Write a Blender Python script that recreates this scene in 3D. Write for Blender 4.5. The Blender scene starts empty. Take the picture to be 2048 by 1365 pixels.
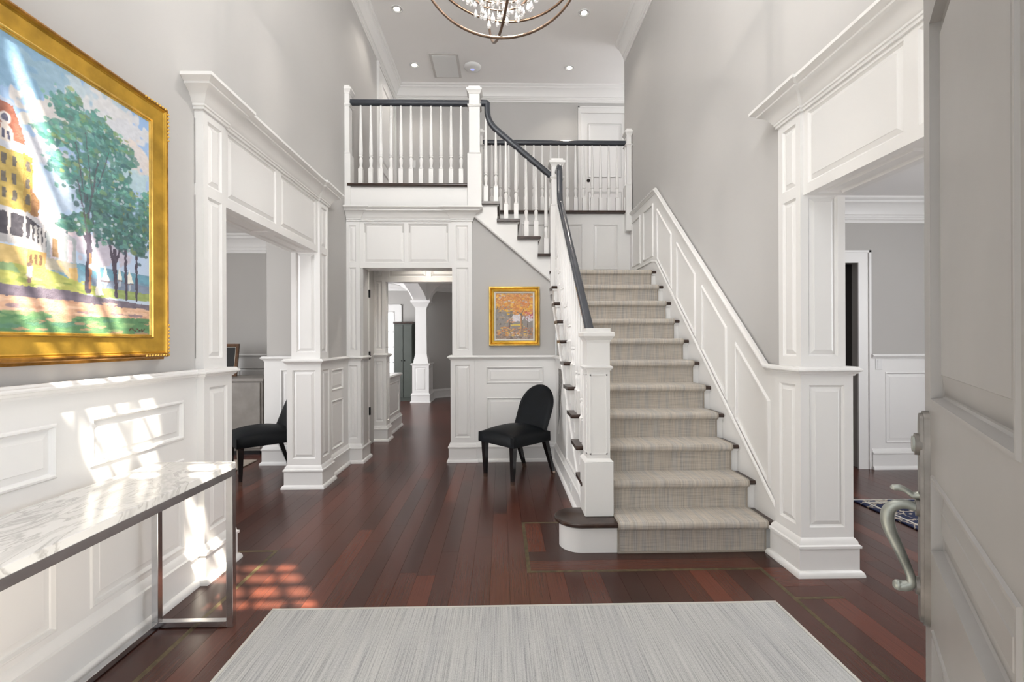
import bpy, math, random
import numpy as np
from mathutils import Vector, Matrix
random.seed(7)
rng = np.random.default_rng(11)
scene = bpy.context.scene
col = scene.collection
pi = math.pi

# ------------------------------------------------------------------ camera, sky, sun, daylight, exposure
YAW, ROLL, EYE = math.radians(1.3), math.radians(-0.2), 1.30
cam = bpy.data.cameras.new('camera'); cam_o = bpy.data.objects.new('camera', cam); col.objects.link(cam_o)
cam.sensor_width = 36; cam.lens = 947.0 / 2048 * 36; cam.shift_y = 0.0012; cam.clip_start = 0.05
cam_o.matrix_world = Matrix.Translation((0, 0, EYE)) @ Matrix.Rotation(-YAW, 4, 'Z') @ Matrix.Rotation(pi/2, 4, 'X') @ Matrix.Rotation(ROLL, 4, 'Z')
scene.camera = cam_o
scene.view_settings.view_transform = 'Standard'
scene.view_settings.look = 'None'
scene.view_settings.gamma = 1.0
scene.view_settings.use_curve_mapping = False
scene.view_settings.exposure = 0.46
world = bpy.data.worlds.new('sky'); scene.world = world; world.use_nodes = True
wb = world.node_tree.nodes['Background']; wb.inputs[0].default_value = (0.93, 0.97, 1.0, 1); wb.inputs[1].default_value = 1.4

def light(name, kind, loc, energy, color=(1, 1, 1), direction=None, **kw):
    d = bpy.data.lights.new(name, kind); d.energy = energy; d.color = color
    for k, v in kw.items(): setattr(d, k, v)
    o = bpy.data.objects.new(name, d); col.objects.link(o); o.location = loc
    if direction is not None:
        o.rotation_euler = Vector(direction).to_track_quat('-Z', 'Y').to_euler()
    return o
light('sun', 'SUN', (3, -4, 9), 26.0, (1.0, 0.91, 0.76), (-0.69, 1.0, -2.0), angle=0.012)
# daylight at the front windows; the dining, study and rear lamps are added fill
light('daylight_upper_window', 'AREA', (-0.25, 0.50, 4.36), 85, (0.95, 0.98, 1.0), (0.0, 1, 0.55), shape='RECTANGLE', size=1.6, size_y=1.2)
light('daylight_sidelight', 'AREA', (-1.20, 0.50, 1.45), 4, (0.97, 0.98, 1.0), (0.1, 1, 0), shape='RECTANGLE', size=0.5, size_y=1.9)
light('daylight_sidelight', 'AREA', (1.20, 0.50, 1.45), 4, (0.97, 0.98, 1.0), (-0.1, 1, 0), shape='RECTANGLE', size=0.5, size_y=1.9)
light('dining_fill', 'AREA', (-4.85, 3.2, 1.6), 95, (0.97, 0.98, 1.0), (1, 0.1, -0.1), shape='RECTANGLE', size=1.8, size_y=1.6)  # unseen fill lamp added for the dining room, no window there
light('study_fill', 'AREA', (5.15, 2.2, 1.6), 85, (0.97, 0.98, 1.0), (-1, 0.2, -0.1), shape='RECTANGLE', size=1.6, size_y=1.6)  # added fill that brightens the study, set before a closed wall
light('rear_room_fill', 'AREA', (-4.3, 7.7, 1.5), 150, (0.97, 0.98, 1.0), (1, 1.1, -0.02), shape='RECTANGLE', size=1.8, size_y=1.8)  # added out of view to brighten the rear room's angled wall
light('upper_hall_area', 'AREA', (3.9, 7.0, 4.3), 30, (0.97, 0.98, 1.0), (-1, 0, -0.1), shape='RECTANGLE', size=0.9, size_y=1.2)  # unseen area lamp before the closed end wall, not a window

# ------------------------------------------------------------------ materials
def lin(c):
    c = [q / 255.0 for q in c]
    return tuple(q / 12.92 if q <= 0.04045 else ((q + 0.055) / 1.055) ** 2.4 for q in c)
def mat(name, rgb, rough=0.5, metal=0.0, noise=0.0, nscale=6.0, bump=0.0, bscale=60.0, spec=0.5, sheen=0.0, coat=0.0):
    m = bpy.data.materials.new(name); m.use_nodes = True
    nt = m.node_tree; b = nt.nodes['Principled BSDF']
    b.inputs['Base Color'].default_value = (*rgb, 1); b.inputs['Roughness'].default_value = rough; b.inputs['Metallic'].default_value = metal
    b.inputs['Specular IOR Level'].default_value = spec; b.inputs['Sheen Weight'].default_value = sheen; b.inputs['Coat Weight'].default_value = coat
    tc = nt.nodes.new('ShaderNodeTexCoord')
    if noise:
        n = nt.nodes.new('ShaderNodeTexNoise'); n.inputs['Scale'].default_value = nscale; n.inputs['Detail'].default_value = 4
        nt.links.new(tc.outputs['Object'], n.inputs['Vector'])
        r = nt.nodes.new('ShaderNodeValToRGB')
        r.color_ramp.elements[0].position = 0.3; r.color_ramp.elements[1].position = 0.7
        r.color_ramp.elements[0].color = (*[max(0, q * (1 - noise)) for q in rgb], 1)
        r.color_ramp.elements[1].color = (*[min(1, q * (1 + noise)) for q in rgb], 1)
        nt.links.new(n.outputs['Fac'], r.inputs[0]); nt.links.new(r.outputs[0], b.inputs['Base Color'])
    if bump:
        n2 = nt.nodes.new('ShaderNodeTexNoise'); n2.inputs['Scale'].default_value = bscale; n2.inputs['Detail'].default_value = 3
        nt.links.new(tc.outputs['Object'], n2.inputs['Vector'])
        bp = nt.nodes.new('ShaderNodeBump'); bp.inputs['Strength'].default_value = bump; bp.inputs['Distance'].default_value = 0.004
        nt.links.new(n2.outputs['Fac'], bp.inputs['Height']); nt.links.new(bp.outputs[0], b.inputs['Normal'])
    return m
def nodes(m): return m.node_tree, m.node_tree.nodes, m.node_tree.links, m.node_tree.nodes['Principled BSDF']
def stretch_noise(m, scale, loc_scale, detail=2.0, coord='Object'):
    nt, N, L, b = nodes(m)
    tc = N.new('ShaderNodeTexCoord'); mp = N.new('ShaderNodeMapping'); mp.inputs['Scale'].default_value = loc_scale
    n = N.new('ShaderNodeTexNoise'); n.inputs['Scale'].default_value = scale; n.inputs['Detail'].default_value = detail
    L.new(tc.outputs[coord], mp.inputs['Vector']); L.new(mp.outputs[0], n.inputs['Vector'])
    return n.outputs['Fac']
def ramp(m, fac, stops):
    nt, N, L, b = nodes(m); r = N.new('ShaderNodeValToRGB'); cr = r.color_ramp
    while len(cr.elements) < len(stops): cr.elements.new(0.5)
    for e, (p, c) in zip(cr.elements, stops): e.position = p; e.color = (*c, 1)
    L.new(fac, r.inputs[0]); return r.outputs[0]
def mixc(m, fac, a, b_, mode='MIX'):
    nt, N, L, b = nodes(m); x = N.new('ShaderNodeMix'); x.data_type = 'RGBA'; x.blend_type = mode
    if hasattr(fac, 'links'): L.new(fac, x.inputs[0])
    else: x.inputs[0].default_value = fac
    for s, v in ((x.inputs[6], a), (x.inputs[7], b_)):
        if hasattr(v, 'links'): L.new(v, s)
        else: s.default_value = (*v, 1)
    return x.outputs[2]
def setcol(m, out): nt, N, L, b = nodes(m); L.new(out, b.inputs['Base Color'])
def setbump(m, fac, strength=0.3, dist=0.003):
    nt, N, L, b = nodes(m); bp = N.new('ShaderNodeBump'); bp.inputs['Strength'].default_value = strength; bp.inputs['Distance'].default_value = dist
    L.new(fac, bp.inputs['Height']); L.new(bp.outputs[0], b.inputs['Normal'])

M = {}
M['trim'] = mat('white_trim_paint', (0.80, 0.79, 0.775), 0.38, noise=0.012, nscale=2.0)
M['wall'] = mat('grey_wall_paint', (0.515, 0.504, 0.491), 0.75, noise=0.02, nscale=1.5, bump=0.05, bscale=220)
M['room_wall'] = mat('greige_wall_paint', (0.47, 0.455, 0.435), 0.75, noise=0.02, nscale=1.5, bump=0.05, bscale=220)
M['ceiling'] = mat('ceiling_paint', (0.87, 0.855, 0.84), 0.85, noise=0.01, nscale=2)
M['plaster'] = mat('plain_plaster', (0.62, 0.60, 0.58), 0.9, noise=0.02)
M['stone'] = mat('grey_mottled_stone', (0.20, 0.19, 0.18), 0.8, noise=0.5, nscale=40)
M['subfloor'] = mat('dark_joint', (0.010, 0.006, 0.005), 0.7, noise=0.2)
M['tread'] = mat('dark_walnut_tread', (0.040, 0.022, 0.016), 0.28, noise=0.35, nscale=18)
M['rail'] = mat('slate_handrail_paint', (0.036, 0.041, 0.052), 0.22, noise=0.1, nscale=6, coat=0.3)
M['brass'] = mat('aged_brass_inlay', (0.10, 0.075, 0.035), 0.45, 0.35, noise=0.4, nscale=30)
M['chrome'] = mat('brushed_steel', (0.62, 0.62, 0.63), 0.25, 1.0, noise=0.06, nscale=30)
M['nickel'] = mat('polished_nickel', (0.55, 0.45, 0.38), 0.2, 1.0, noise=0.05)
M['black_metal'] = mat('black_metal', (0.012, 0.012, 0.013), 0.35, 0.5, noise=0.2)
M['knob'] = mat('dark_bronze', (0.03, 0.027, 0.025), 0.25, 0.8, noise=0.2)
M['gold'] = mat('antique_gold_leaf', (0.62, 0.37, 0.055), 0.33, 0.75, noise=0.28, nscale=9, bump=0.15, bscale=90)
M['gold_dark'] = mat('burnished_gold_edge', (0.36, 0.17, 0.03), 0.35, 0.7, noise=0.4, nscale=25)
M['gold_bright'] = mat('bright_gold_leaf', (0.78, 0.52, 0.13), 0.28, 0.8, noise=0.25, nscale=14)
M['linen'] = mat('linen_liner', (0.62, 0.60, 0.54), 0.8, noise=0.06, nscale=60)
M['hide'] = mat('black_cowhide', (0.0026, 0.0038, 0.0055), 0.5, noise=0.5, nscale=7, bump=0.25, bscale=300, spec=0.2)
M['ebony'] = mat('ebonised_leg', (0.006, 0.006, 0.007), 0.18, noise=0.2, coat=0.4)
M['bronze'] = mat('weathered_bronze', (0.20, 0.185, 0.17), 0.42, 0.6, noise=0.25, nscale=14)
M['verdigris'] = mat('verdigris_bronze', (0.29, 0.305, 0.28), 0.4, 0.55, noise=0.3, nscale=16)
M['door'] = mat('taupe_door_paint', (0.285, 0.275, 0.268), 0.38, noise=0.04, nscale=5)
M['plastic'] = mat('white_plastic', (0.76, 0.76, 0.75), 0.35, noise=0.01)
M['iron'] = mat('bronzed_iron_ring', (0.16, 0.105, 0.075), 0.35, 0.85, noise=0.3, nscale=30)
M['cabinet'] = mat('grey_washed_oak', (0.255, 0.235, 0.215), 0.5, noise=0.10, nscale=10)
M['green'] = mat('dark_green_cabinet_paint', (0.055, 0.065, 0.055), 0.45, noise=0.08)
M['frame_brown'] = mat('walnut_picture_frame', (0.12, 0.06, 0.03), 0.35, noise=0.3, nscale=20)
M['black_mat'] = mat('black_mat_board', (0.012, 0.012, 0.012), 0.7, noise=0.2)
M['beige_rug'] = mat('sand_rug', (0.42, 0.36, 0.30), 0.95, noise=0.12, nscale=60, bump=0.4, bscale=400)
M['dark_room'] = mat('dim_corridor_tone', (0.10, 0.092, 0.088), 0.8, noise=0.05)  # dimness of the unlit corridor is put into this wall colour
M['wood_leaf'] = mat('dark_mahogany', (0.035, 0.016, 0.012), 0.3, noise=0.3)
# planks: each board its own tone
m = M['plank'] = mat('cherry_plank', (0.06, 0.02, 0.015), 0.27, spec=0.45)
nt, N, L, b = nodes(m)
oi = N.new('ShaderNodeObjectInfo')
tone = ramp(m, oi.outputs['Random'], [(0.0, (0.036, 0.0145, 0.0115)), (0.30, (0.058, 0.0205, 0.0145)), (0.75, (0.088, 0.0275, 0.0175)), (1.0, (0.135, 0.037, 0.021))])
tc = N.new('ShaderNodeTexCoord'); mp = N.new('ShaderNodeMapping'); mp.inputs['Scale'].default_value = (60, 4, 20)
ad = N.new('ShaderNodeVectorMath'); ad.operation = 'ADD'
L.new(tc.outputs['Object'], mp.inputs['Vector']); L.new(mp.outputs[0], ad.inputs[0]); L.new(oi.outputs['Location'], ad.inputs[1])
gn = N.new('ShaderNodeTexNoise'); gn.inputs['Scale'].default_value = 1.0; gn.inputs['Detail'].default_value = 5
L.new(ad.outputs[0], gn.inputs['Vector'])
g = ramp(m, gn.outputs['Fac'], [(0.3, (0.72, 0.72, 0.72)), (0.7, (1.2, 1.15, 1.1))])
setcol(m, mixc(m, 1.0, tone, g, 'MULTIPLY'))
# floors of the neighbouring rooms: boards too fine to tell apart there
def board_floor(name, rot):
    m = mat(name, (0.06, 0.02, 0.015), 0.27, spec=0.45); nt, N, L, b = nodes(m)
    tc = N.new('ShaderNodeTexCoord'); mp = N.new('ShaderNodeMapping'); mp.inputs['Rotation'].default_value = (0, 0, rot)
    bt = N.new('ShaderNodeTexBrick'); bt.inputs['Scale'].default_value = 1.0; bt.inputs['Brick Width'].default_value = 1.6; bt.inputs['Row Height'].default_value = 0.1
    bt.inputs['Mortar Size'].default_value = 0.0012; bt.offset = 0.37
    bt.inputs['Color1'].default_value = (0.062, 0.0225, 0.0165, 1); bt.inputs['Color2'].default_value = (0.110, 0.036, 0.025, 1); bt.inputs['Mortar'].default_value = (0.010, 0.005, 0.004, 1)
    L.new(tc.outputs['Object'], mp.inputs['Vector']); L.new(mp.outputs[0], bt.inputs['Vector'])
    L.new(bt.outputs['Color'], b.inputs['Base Color']); return m
M['boards_x'] = board_floor('cherry_boards_crosswise', 0); M['boards_y'] = board_floor('cherry_boards_lengthwise', pi / 2)
# stair runner: loose plaid of beige, grey and blue threads
m = M['runner'] = mat('woven_stair_runner', (0.4, 0.36, 0.3), 0.95, sheen=0.1)
n1 = stretch_noise(m, 1.0, (330, 5, 5), 2); n2 = stretch_noise(m, 1.0, (6, 300, 300), 2); n3 = stretch_noise(m, 1.0, (42, 2, 2), 2); n4 = stretch_noise(m, 1.0, (5, 3, 70), 1)
c1 = ramp(m, n1, [(0.36, (0.25, 0.222, 0.192)), (0.5, (0.48, 0.43, 0.365)), (0.62, (0.62, 0.575, 0.51))])
c2 = ramp(m, n2, [(0.36, (0.26, 0.24, 0.215)), (0.5, (0.50, 0.45, 0.385)), (0.62, (0.63, 0.58, 0.51))])
c3 = ramp(m, n3, [(0.38, (0.35, 0.355, 0.37)), (0.55, (0.51, 0.45, 0.38))])
c = mixc(m, 0.5, c1, c2); c = mixc(m, 0.35, c, c3); setcol(m, c); setbump(m, n1, 0.4, 0.002)
m = M['runner_edge'] = mat('runner_binding', (0.36, 0.32, 0.27), 0.9, noise=0.08, nscale=80)
# entry rug: pale grey with heathered lines
m = M['rug'] = mat('heathered_entry_rug', (0.5, 0.5, 0.5), 0.95)
n1 = stretch_noise(m, 1.0, (230, 2.4, 1), 3); n2 = stretch_noise(m, 1.0, (300, 130, 1), 1); n3 = stretch_noise(m, 1.0, (14, 0.7, 1), 2)
c1 = ramp(m, n1, [(0.33, (0.13, 0.13, 0.135)), (0.47, (0.40, 0.40, 0.395)), (0.62, (0.54, 0.54, 0.525))])
c2 = ramp(m, n2, [(0.35, (0.27, 0.27, 0.27)), (0.6, (0.52, 0.52, 0.51))]); c3 = ramp(m, n3, [(0.35, (0.36, 0.36, 0.37)), (0.6, (0.50, 0.495, 0.475))])
c = mixc(m, 0.45, c1, c2); c = mixc(m, 0.22, c, c3); setcol(m, c); setbump(m, n1, 0.5, 0.003)
M['rug_edge'] = mat('rug_binding', (0.50, 0.49, 0.45), 0.9, noise=0.05, nscale=90)
# marble
m = M['marble'] = mat('white_marble', (0.8, 0.8, 0.8), 0.13, spec=0.5)
nt, N, L, b = nodes(m)
tc = N.new('ShaderNodeTexCoord'); mp = N.new('ShaderNodeMapping'); mp.inputs['Rotation'].default_value = (0, 0, 0.5); mp.inputs['Scale'].default_value = (4.6, 2.0, 3)
n1 = N.new('ShaderNodeTexNoise'); n1.inputs['Scale'].default_value = 1.2; n1.inputs['Detail'].default_value = 7; n1.inputs['Distortion'].default_value = 2.2
L.new(tc.outputs['Object'], mp.inputs['Vector']); L.new(mp.outputs[0], n1.inputs['Vector'])
setcol(m, ramp(m, n1.outputs['Fac'], [(0.30, (0.74, 0.73, 0.71)), (0.46, (0.72, 0.71, 0.69)), (0.495, (0.47, 0.455, 0.44)), (0.52, (0.70, 0.69, 0.67)), (0.62, (0.55, 0.54, 0.525)), (0.70, (0.74, 0.73, 0.71))]))
# navy oriental rug
m = M['persian'] = mat('navy_oriental_rug', (0.03, 0.05, 0.12), 0.95)
nt, N, L, b = nodes(m)
tc = N.new('ShaderNodeTexCoord'); v = N.new('ShaderNodeTexVoronoi'); v.inputs['Scale'].default_value = 9; v.feature = 'DISTANCE_TO_EDGE'
nz = N.new('ShaderNodeTexNoise'); nz.inputs['Scale'].default_value = 7; nz.inputs['Detail'].default_value = 3
mx = N.new('ShaderNodeMix'); mx.data_type = 'RGBA'; mx.inputs[0].default_value = 0.25
L.new(tc.outputs['Object'], nz.inputs['Vector']); L.new(tc.outputs['Object'], mx.inputs[6]); L.new(nz.outputs['Color'], mx.inputs[7]); L.new(mx.outputs[2], v.inputs['Vector'])
setcol(m, ramp(m, v.outputs['Distance'], [(0.0, (0.50, 0.44, 0.36)), (0.045, (0.42, 0.36, 0.30)), (0.07, (0.018, 0.026, 0.075)), (1.0, (0.012, 0.016, 0.05))]))
# crystal, glass
m = M['crystal'] = mat('cut_crystal', (0.95, 0.95, 0.95), 0.03); b = nodes(m)[3]; b.inputs['Transmission Weight'].default_value = 0.75; b.inputs['IOR'].default_value = 1.5
m = M['glass'] = mat('window_glass', (0.95, 0.97, 0.97), 0.0); nt, N, L, b = nodes(m)
tr = N.new('ShaderNodeBsdfTransparent'); gl = N.new('ShaderNodeBsdfGlossy'); gl.inputs['Roughness'].default_value = 0.02
ms = N.new('ShaderNodeMixShader'); ms.inputs[0].default_value = 0.05; L.new(tr.outputs[0], ms.inputs[1]); L.new(gl.outputs[0], ms.inputs[2])
L.new(ms.outputs[0], N['Material Output'].inputs[0])
def emit(name, rgb, s):
    m = bpy.data.materials.new(name); m.use_nodes = True; b = m.node_tree.nodes['Principled BSDF']
    b.inputs['Base Color'].default_value = (*rgb, 1); b.inputs['Emission Color'].default_value = (*rgb, 1); b.inputs['Emission Strength'].default_value = s; return m
M['bulb'] = emit('lit_bulb', (1.0, 0.90, 0.74), 14.0)
M['led'] = emit('blue_status_light', (0.45, 0.5, 1.0), 0.5)
M['pane_lit'] = emit('bright_window_pane', (0.95, 0.97, 1.0), 1.4)

# ------------------------------------------------------------------ mesh helpers
class G:
    def __init__(s): s.v = []; s.f = []
    def add(s, vs, fs):
        n = len(s.v); s.v += [tuple(p) for p in vs]; s.f += [tuple(n + i for i in f) for f in fs]; return s
    def box(s, x0, x1, y0, y1, z0, z1):
        return s.add([(x0,y0,z0),(x1,y0,z0),(x1,y1,z0),(x0,y1,z0),(x0,y0,z1),(x1,y0,z1),(x1,y1,z1),(x0,y1,z1)],
                     [(0,3,2,1),(4,5,6,7),(0,1,5,4),(1,2,6,5),(2,3,7,6),(3,0,4,7)])
    def cbox(s, x0, x1, y0, y1, z0, z1, c=0.004):
        # box with chamfered vertical-plane edges on every side
        vs = []; fs = []
        def loop(z, ins):
            e = c if ins else 0
            n = len(vs)
            vs.extend([(x0+e+c,y0+e,z),(x1-e-c,y0+e,z),(x1-e,y0+e+c,z),(x1-e,y1-e-c,z),(x1-e-c,y1-e,z),(x0+e+c,y1-e,z),(x0+e,y1-e-c,z),(x0+e,y0+e+c,z)])
            return list(range(n, n + 8))
        L_ = [loop(z0, True), loop(z0 + c, False), loop(z1 - c, False), loop(z1, True)]
        for a, b_ in zip(L_, L_[1:]):
            for i in range(8): fs.append((a[i], a[(i+1) % 8], b_[(i+1) % 8], b_[i]))
        fs.append(tuple(reversed(L_[0]))); fs.append(tuple(L_[-1]))
        return s.add(vs, fs)
    def prism(s, poly, f0, f1):
        n = len(poly); vs = [f0(*p) for p in poly] + [f1(*p) for p in poly]
        fs = [tuple(range(n)), tuple(reversed(range(n, 2 * n)))] + [(i, i + n, (i + 1) % n + n, (i + 1) % n) for i in range(n)]
        return s.add(vs, fs)
    def px(s, poly, x0, x1): return s.prism(poly, lambda a, b: (x0, a, b), lambda a, b: (x1, a, b))
    def py(s, poly, y0, y1): return s.prism(poly, lambda a, b: (a, y0, b), lambda a, b: (a, y1, b))
    def pz(s, poly, z0, z1): return s.prism(poly, lambda a, b: (a, b, z0), lambda a, b: (a, b, z1))
    def lathe(s, prof, c=(0, 0, 0), n=12, axis='z', a0=0.0):
        vs, fs = [], []
        for r, h in prof:
            for i in range(n):
                t = a0 + 2 * pi * i / n; p = (r * math.cos(t), r * math.sin(t), h)
                if axis == 'x': p = (p[2], p[0], p[1])
                if axis == 'y': p = (p[0], p[2], p[1])
                vs.append((p[0] + c[0], p[1] + c[1], p[2] + c[2]))
        for k in range(len(prof) - 1):
            for i in range(n): fs.append((k*n+i, k*n+(i+1) % n, (k+1)*n+(i+1) % n, (k+1)*n+i))
        fs.append(tuple(reversed(range(n)))); fs.append(tuple(range((len(prof)-1)*n, len(prof)*n)))
        return s.add(vs, fs)
    def sweep(s, path, prof, nrm=(0, 0, 1), closed=False, cap=True):
        # prof points are (a, b): a along dir x nrm (mitred), b along nrm
        nrm = Vector(nrm); P = [Vector(p) for p in path]; n = len(P); k = len(prof); vs, fs = [], []
        for i in range(n):
            if closed or 0 < i < n - 1:
                d0 = (P[i] - P[i-1]).normalized(); d1 = (P[(i+1) % n] - P[i]).normalized()
                p0, p1 = d0.cross(nrm), d1.cross(nrm); m_ = p0 + p1; m_ = m_ / max(1e-6, m_.dot(p0))
            else:
                d = (P[1] - P[0]) if i == 0 else (P[-1] - P[-2]); m_ = d.normalized().cross(nrm)
            for a, b_ in prof: vs.append(P[i] + m_ * a + nrm * b_)
        for i in range(n if closed else n - 1):
            j = (i + 1) % n
            for q in range(k): fs.append((i*k+q, i*k+(q+1) % k, j*k+(q+1) % k, j*k+q))
        if not closed and cap: fs.append(tuple(range(k))); fs.append(tuple(reversed(range((n-1)*k, n*k))))
        return s.add(vs, fs)
    def tube(s, path, r, n=8, closed=False):
        P = [Vector(p) for p in path]; m_ = len(P); vs, fs = [], []
        rad = r if hasattr(r, '__len__') else [r] * m_
        t0 = (P[1] - P[0]).normalized(); up = Vector((0, 0, 1)) if abs(t0.z) < 0.9 else Vector((1, 0, 0)); u = t0.cross(up).normalized()
        for i in range(m_):
            if closed: t = (P[(i+1) % m_] - P[i-1]).normalized()
            else: t = (P[min(i+1, m_-1)] - P[max(i-1, 0)]).normalized()
            u = (u - t * u.dot(t)).normalized(); w = t.cross(u)
            for q in range(n):
                a = 2 * pi * q / n; vs.append(P[i] + (u * math.cos(a) + w * math.sin(a)) * rad[i])
        for i in range(m_ if closed else m_ - 1):
            j = (i + 1) % m_
            for q in range(n): fs.append((i*n+q, i*n+(q+1) % n, j*n+(q+1) % n, j*n+q))
        if not closed: fs.append(tuple(reversed(range(n)))); fs.append(tuple(range((m_-1)*n, m_*n)))
        return s.add(vs, fs)
    def mesh(s, name, material, smooth=0.0):
        me = bpy.data.meshes.new(name); me.from_pydata(s.v, [], s.f); me.validate()
        if material is not None: me.materials.append(material)
        import bmesh
        bm = bmesh.new(); bm.from_mesh(me); bmesh.ops.recalc_face_normals(bm, faces=bm.faces); bm.to_mesh(me); bm.free()
        if smooth:
            me.polygons.foreach_set('use_smooth', [True] * len(me.polygons)); me.set_sharp_from_angle(angle=smooth)
        me.update(); return me
    def build(s, name, material, parent=None, smooth=0.0, **props):
        return put(name, s.mesh(name, M[material] if isinstance(material, str) else material, smooth), parent, **props)
def put(name, me, parent=None, loc=None, **props):
    o = bpy.data.objects.new(name, me); col.objects.link(o)
    if parent is not None: o.parent = parent
    if loc is not None: o.location = loc
    for k, v in props.items(): o[k] = v
    return o
def empty(name, loc=(0, 0, 0), rz=0.0, **props):
    o = bpy.data.objects.new(name, None); o.empty_display_size = 0.1; col.objects.link(o); o.location = loc; o.rotation_euler = (0, 0, rz)
    for k, v in props.items(): o[k] = v
    return o
def inv(parent, o):
    # keep world-space vertices when the parent Empty stands elsewhere
    bpy.context.view_layer.update(); o.matrix_parent_inverse = parent.matrix_world.inverted(); return o
def tag(o, label, category, group=None, kind=None):
    o['label'] = label; o['category'] = category
    if group: o['group'] = group
    if kind: o['kind'] = kind
    return o
S = 'structure'
# a vertical face: local a along u, b up, c along the outward normal
class Face:
    def __init__(s, o, u, n): s.o, s.u, s.n = Vector(o), Vector(u), Vector(n)
    def __call__(s, a, b, c=0.0): return tuple(s.o + s.u * a + Vector((0, 0, b)) + s.n * c)
def grid_face(g, F, a0, a1, b0, b1, holes, back=0.02, bottom=True):
    A = sorted({a0, a1, *[q for h in holes for q in h[:2]]}); B = sorted({b0, b1, *[q for h in holes for q in h[2:]]})
    for i in range(len(A) - 1):
        for j in range(len(B) - 1):
            ca, cb = (A[i] + A[i+1]) / 2, (B[j] + B[j+1]) / 2
            if any(h[0] < ca < h[1] and h[2] < cb < h[3] for h in holes): continue
            g.add([F(A[i], B[j]), F(A[i+1], B[j]), F(A[i+1], B[j+1]), F(A[i], B[j+1])], [(0, 1, 2, 3)])
    for (p, q) in (((a0, b0), (a1, b0)), ((a1, b0), (a1, b1)), ((a1, b1), (a0, b1)), ((a0, b1), (a0, b0)))[0 if bottom else 1:]:
        g.add([F(*p), F(*q), F(*q, -back), F(*p, -back)], [(0, 1, 2, 3)])
RING = [(0.0, 0.0), (0.004, -0.006), (0.009, -0.010), (0.012, -0.012), (0.034, -0.003), (0.036, -0.001)]
RING_FLAT = [(0.0, 0.0), (0.005, 0.006), (0.012, 0.007), (0.018, -0.006), (0.022, -0.010), (0.048, -0.004), (0.050, -0.002)]
def panel(F, h, parent, ring=RING, k=1.0, name='panel', material='trim'):
    a0, a1, b0, b1 = h; g = G(); vs, fs = [], []
    lim = min(a1 - a0, b1 - b0) * 0.42
    for o, c in ring:
        o = min(o * k, lim)
        vs += [F(a0+o, b0+o, c), F(a1-o, b0+o, c), F(a1-o, b1-o, c), F(a0+o, b1-o, c)]
    for i in range(len(ring) - 1):
        for q in range(4): fs.append((i*4+q, i*4+(q+1) % 4, (i+1)*4+(q+1) % 4, (i+1)*4+q))
    n = (len(ring) - 1) * 4; fs.append((n, n+1, n+2, n+3)); g.add(vs, fs)
    return g.build(name, material, parent)
BASE = [(0,0),(.040,0),(.040,.012),(.034,.026),(.026,.033),(.020,.035),(.020,.152),(.028,.156),(.028,.170),(.018,.175),(.014,.192),(.005,.204),(0,.209)]
RAILP = [(0,0),(.007,0),(.009,.008),(.017,.012),(.021,.021),(.032,.025),(.034,.031),(.032,.038),(.024,.041),(.019,.050),(0,.050)]
CORN = [(0,0),(.011,0),(.011,.014),(.018,.017),(.018,.028),(.024,.034),(.031,.050),(.048,.076),(.076,.096),(.088,.100),(.088,.111),(.098,.115),(.108,.124),(.118,.128),(.118,.145),(0,.145)]
CROWN = [(0,-.24),(.012,-.24),(.012,-.212),(.022,-.207),(.022,-.188),(.028,-.182),(.028,-.168),(.040,-.160),(.052,-.126),(.080,-.080),(.104,-.058),(.112,-.056),(.112,-.036),(.124,-.032),(.138,-.020),(.138,0),(0,0)]
def shift(prof, z, k=1.0): return [(a * k, b + z) for a, b in prof]
def rect_path(x0, x1, y0, y1, z=0): return [(x1,y0,z),(x1,y1,z),(x0,y1,z),(x0,y0,z)]
RAIL_Z = 1.108
FACES = {'-y': lambda r: (Face((r[0], r[2], 0), (1,0,0), (0,-1,0)), r[1]-r[0]), '+y': lambda r: (Face((r[0], r[3], 0), (1,0,0), (0,1,0)), r[1]-r[0]),
         '+x': lambda r: (Face((r[1], r[2], 0), (0,1,0), (1,0,0)), r[3]-r[2]), '-x': lambda r: (Face((r[0], r[2], 0), (0,1,0), (-1,0,0)), r[3]-r[2])}
def pilaster(parent, low, up, faces, top, zsplit=(2.121, 2.170)):
    g = G(); panels = []
    for nm in ('-y', '+y', '+x', '-x'):
        F, w = FACES[nm](low); m_ = 0.048 if w > 0.2 else 0.04
        hs = [(m_, w - m_, 0.265, 1.055)] if nm in faces else []
        grid_face(g, F, 0, w, 0, RAIL_Z + .05, hs, 0.0); panels += [(F, h) for h in hs]
        F, w = FACES[nm](up); m_ = 0.042 if w > 0.15 else 0.032
        hs = [(m_, w - m_, 1.215, zsplit[0] - .006), (m_, w - m_, zsplit[1] + .006, top - .045)] if nm in faces else []
        grid_face(g, F, 0, w, RAIL_Z, top + .1, hs, 0.0); panels += [(F, h) for h in hs]
    g.box(low[0], low[1], low[2], low[3], RAIL_Z + .03, RAIL_Z + .0499)
    p = g.build('pilaster', 'trim', parent)
    for F, h in panels: panel(F, h, p)
    G().sweep(rect_path(*low), BASE, closed=True).build('plinth', 'trim', p, smooth=0.6)
    G().sweep(rect_path(*low), shift(RAILP, RAIL_Z), closed=True).build('pedestal_cap', 'trim', p, smooth=0.6)
    return p
# ------------------------------------------------------------------ room shell
LX, RX, BY, CEIL, UP = -1.675, 1.71, 5.19, 5.37, 3.011      # foyer wall faces, ceiling, upper floor level
WS = 0.02                                                     # wainscot stands proud of the painted wall
R_, G_, N1, R1 = 0.1882, 0.2223, 2.874, 2.904                 # stair rise, going, first nosing, first riser
def nl(y): return R_ + (y - N1) * R_ / G_

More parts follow.
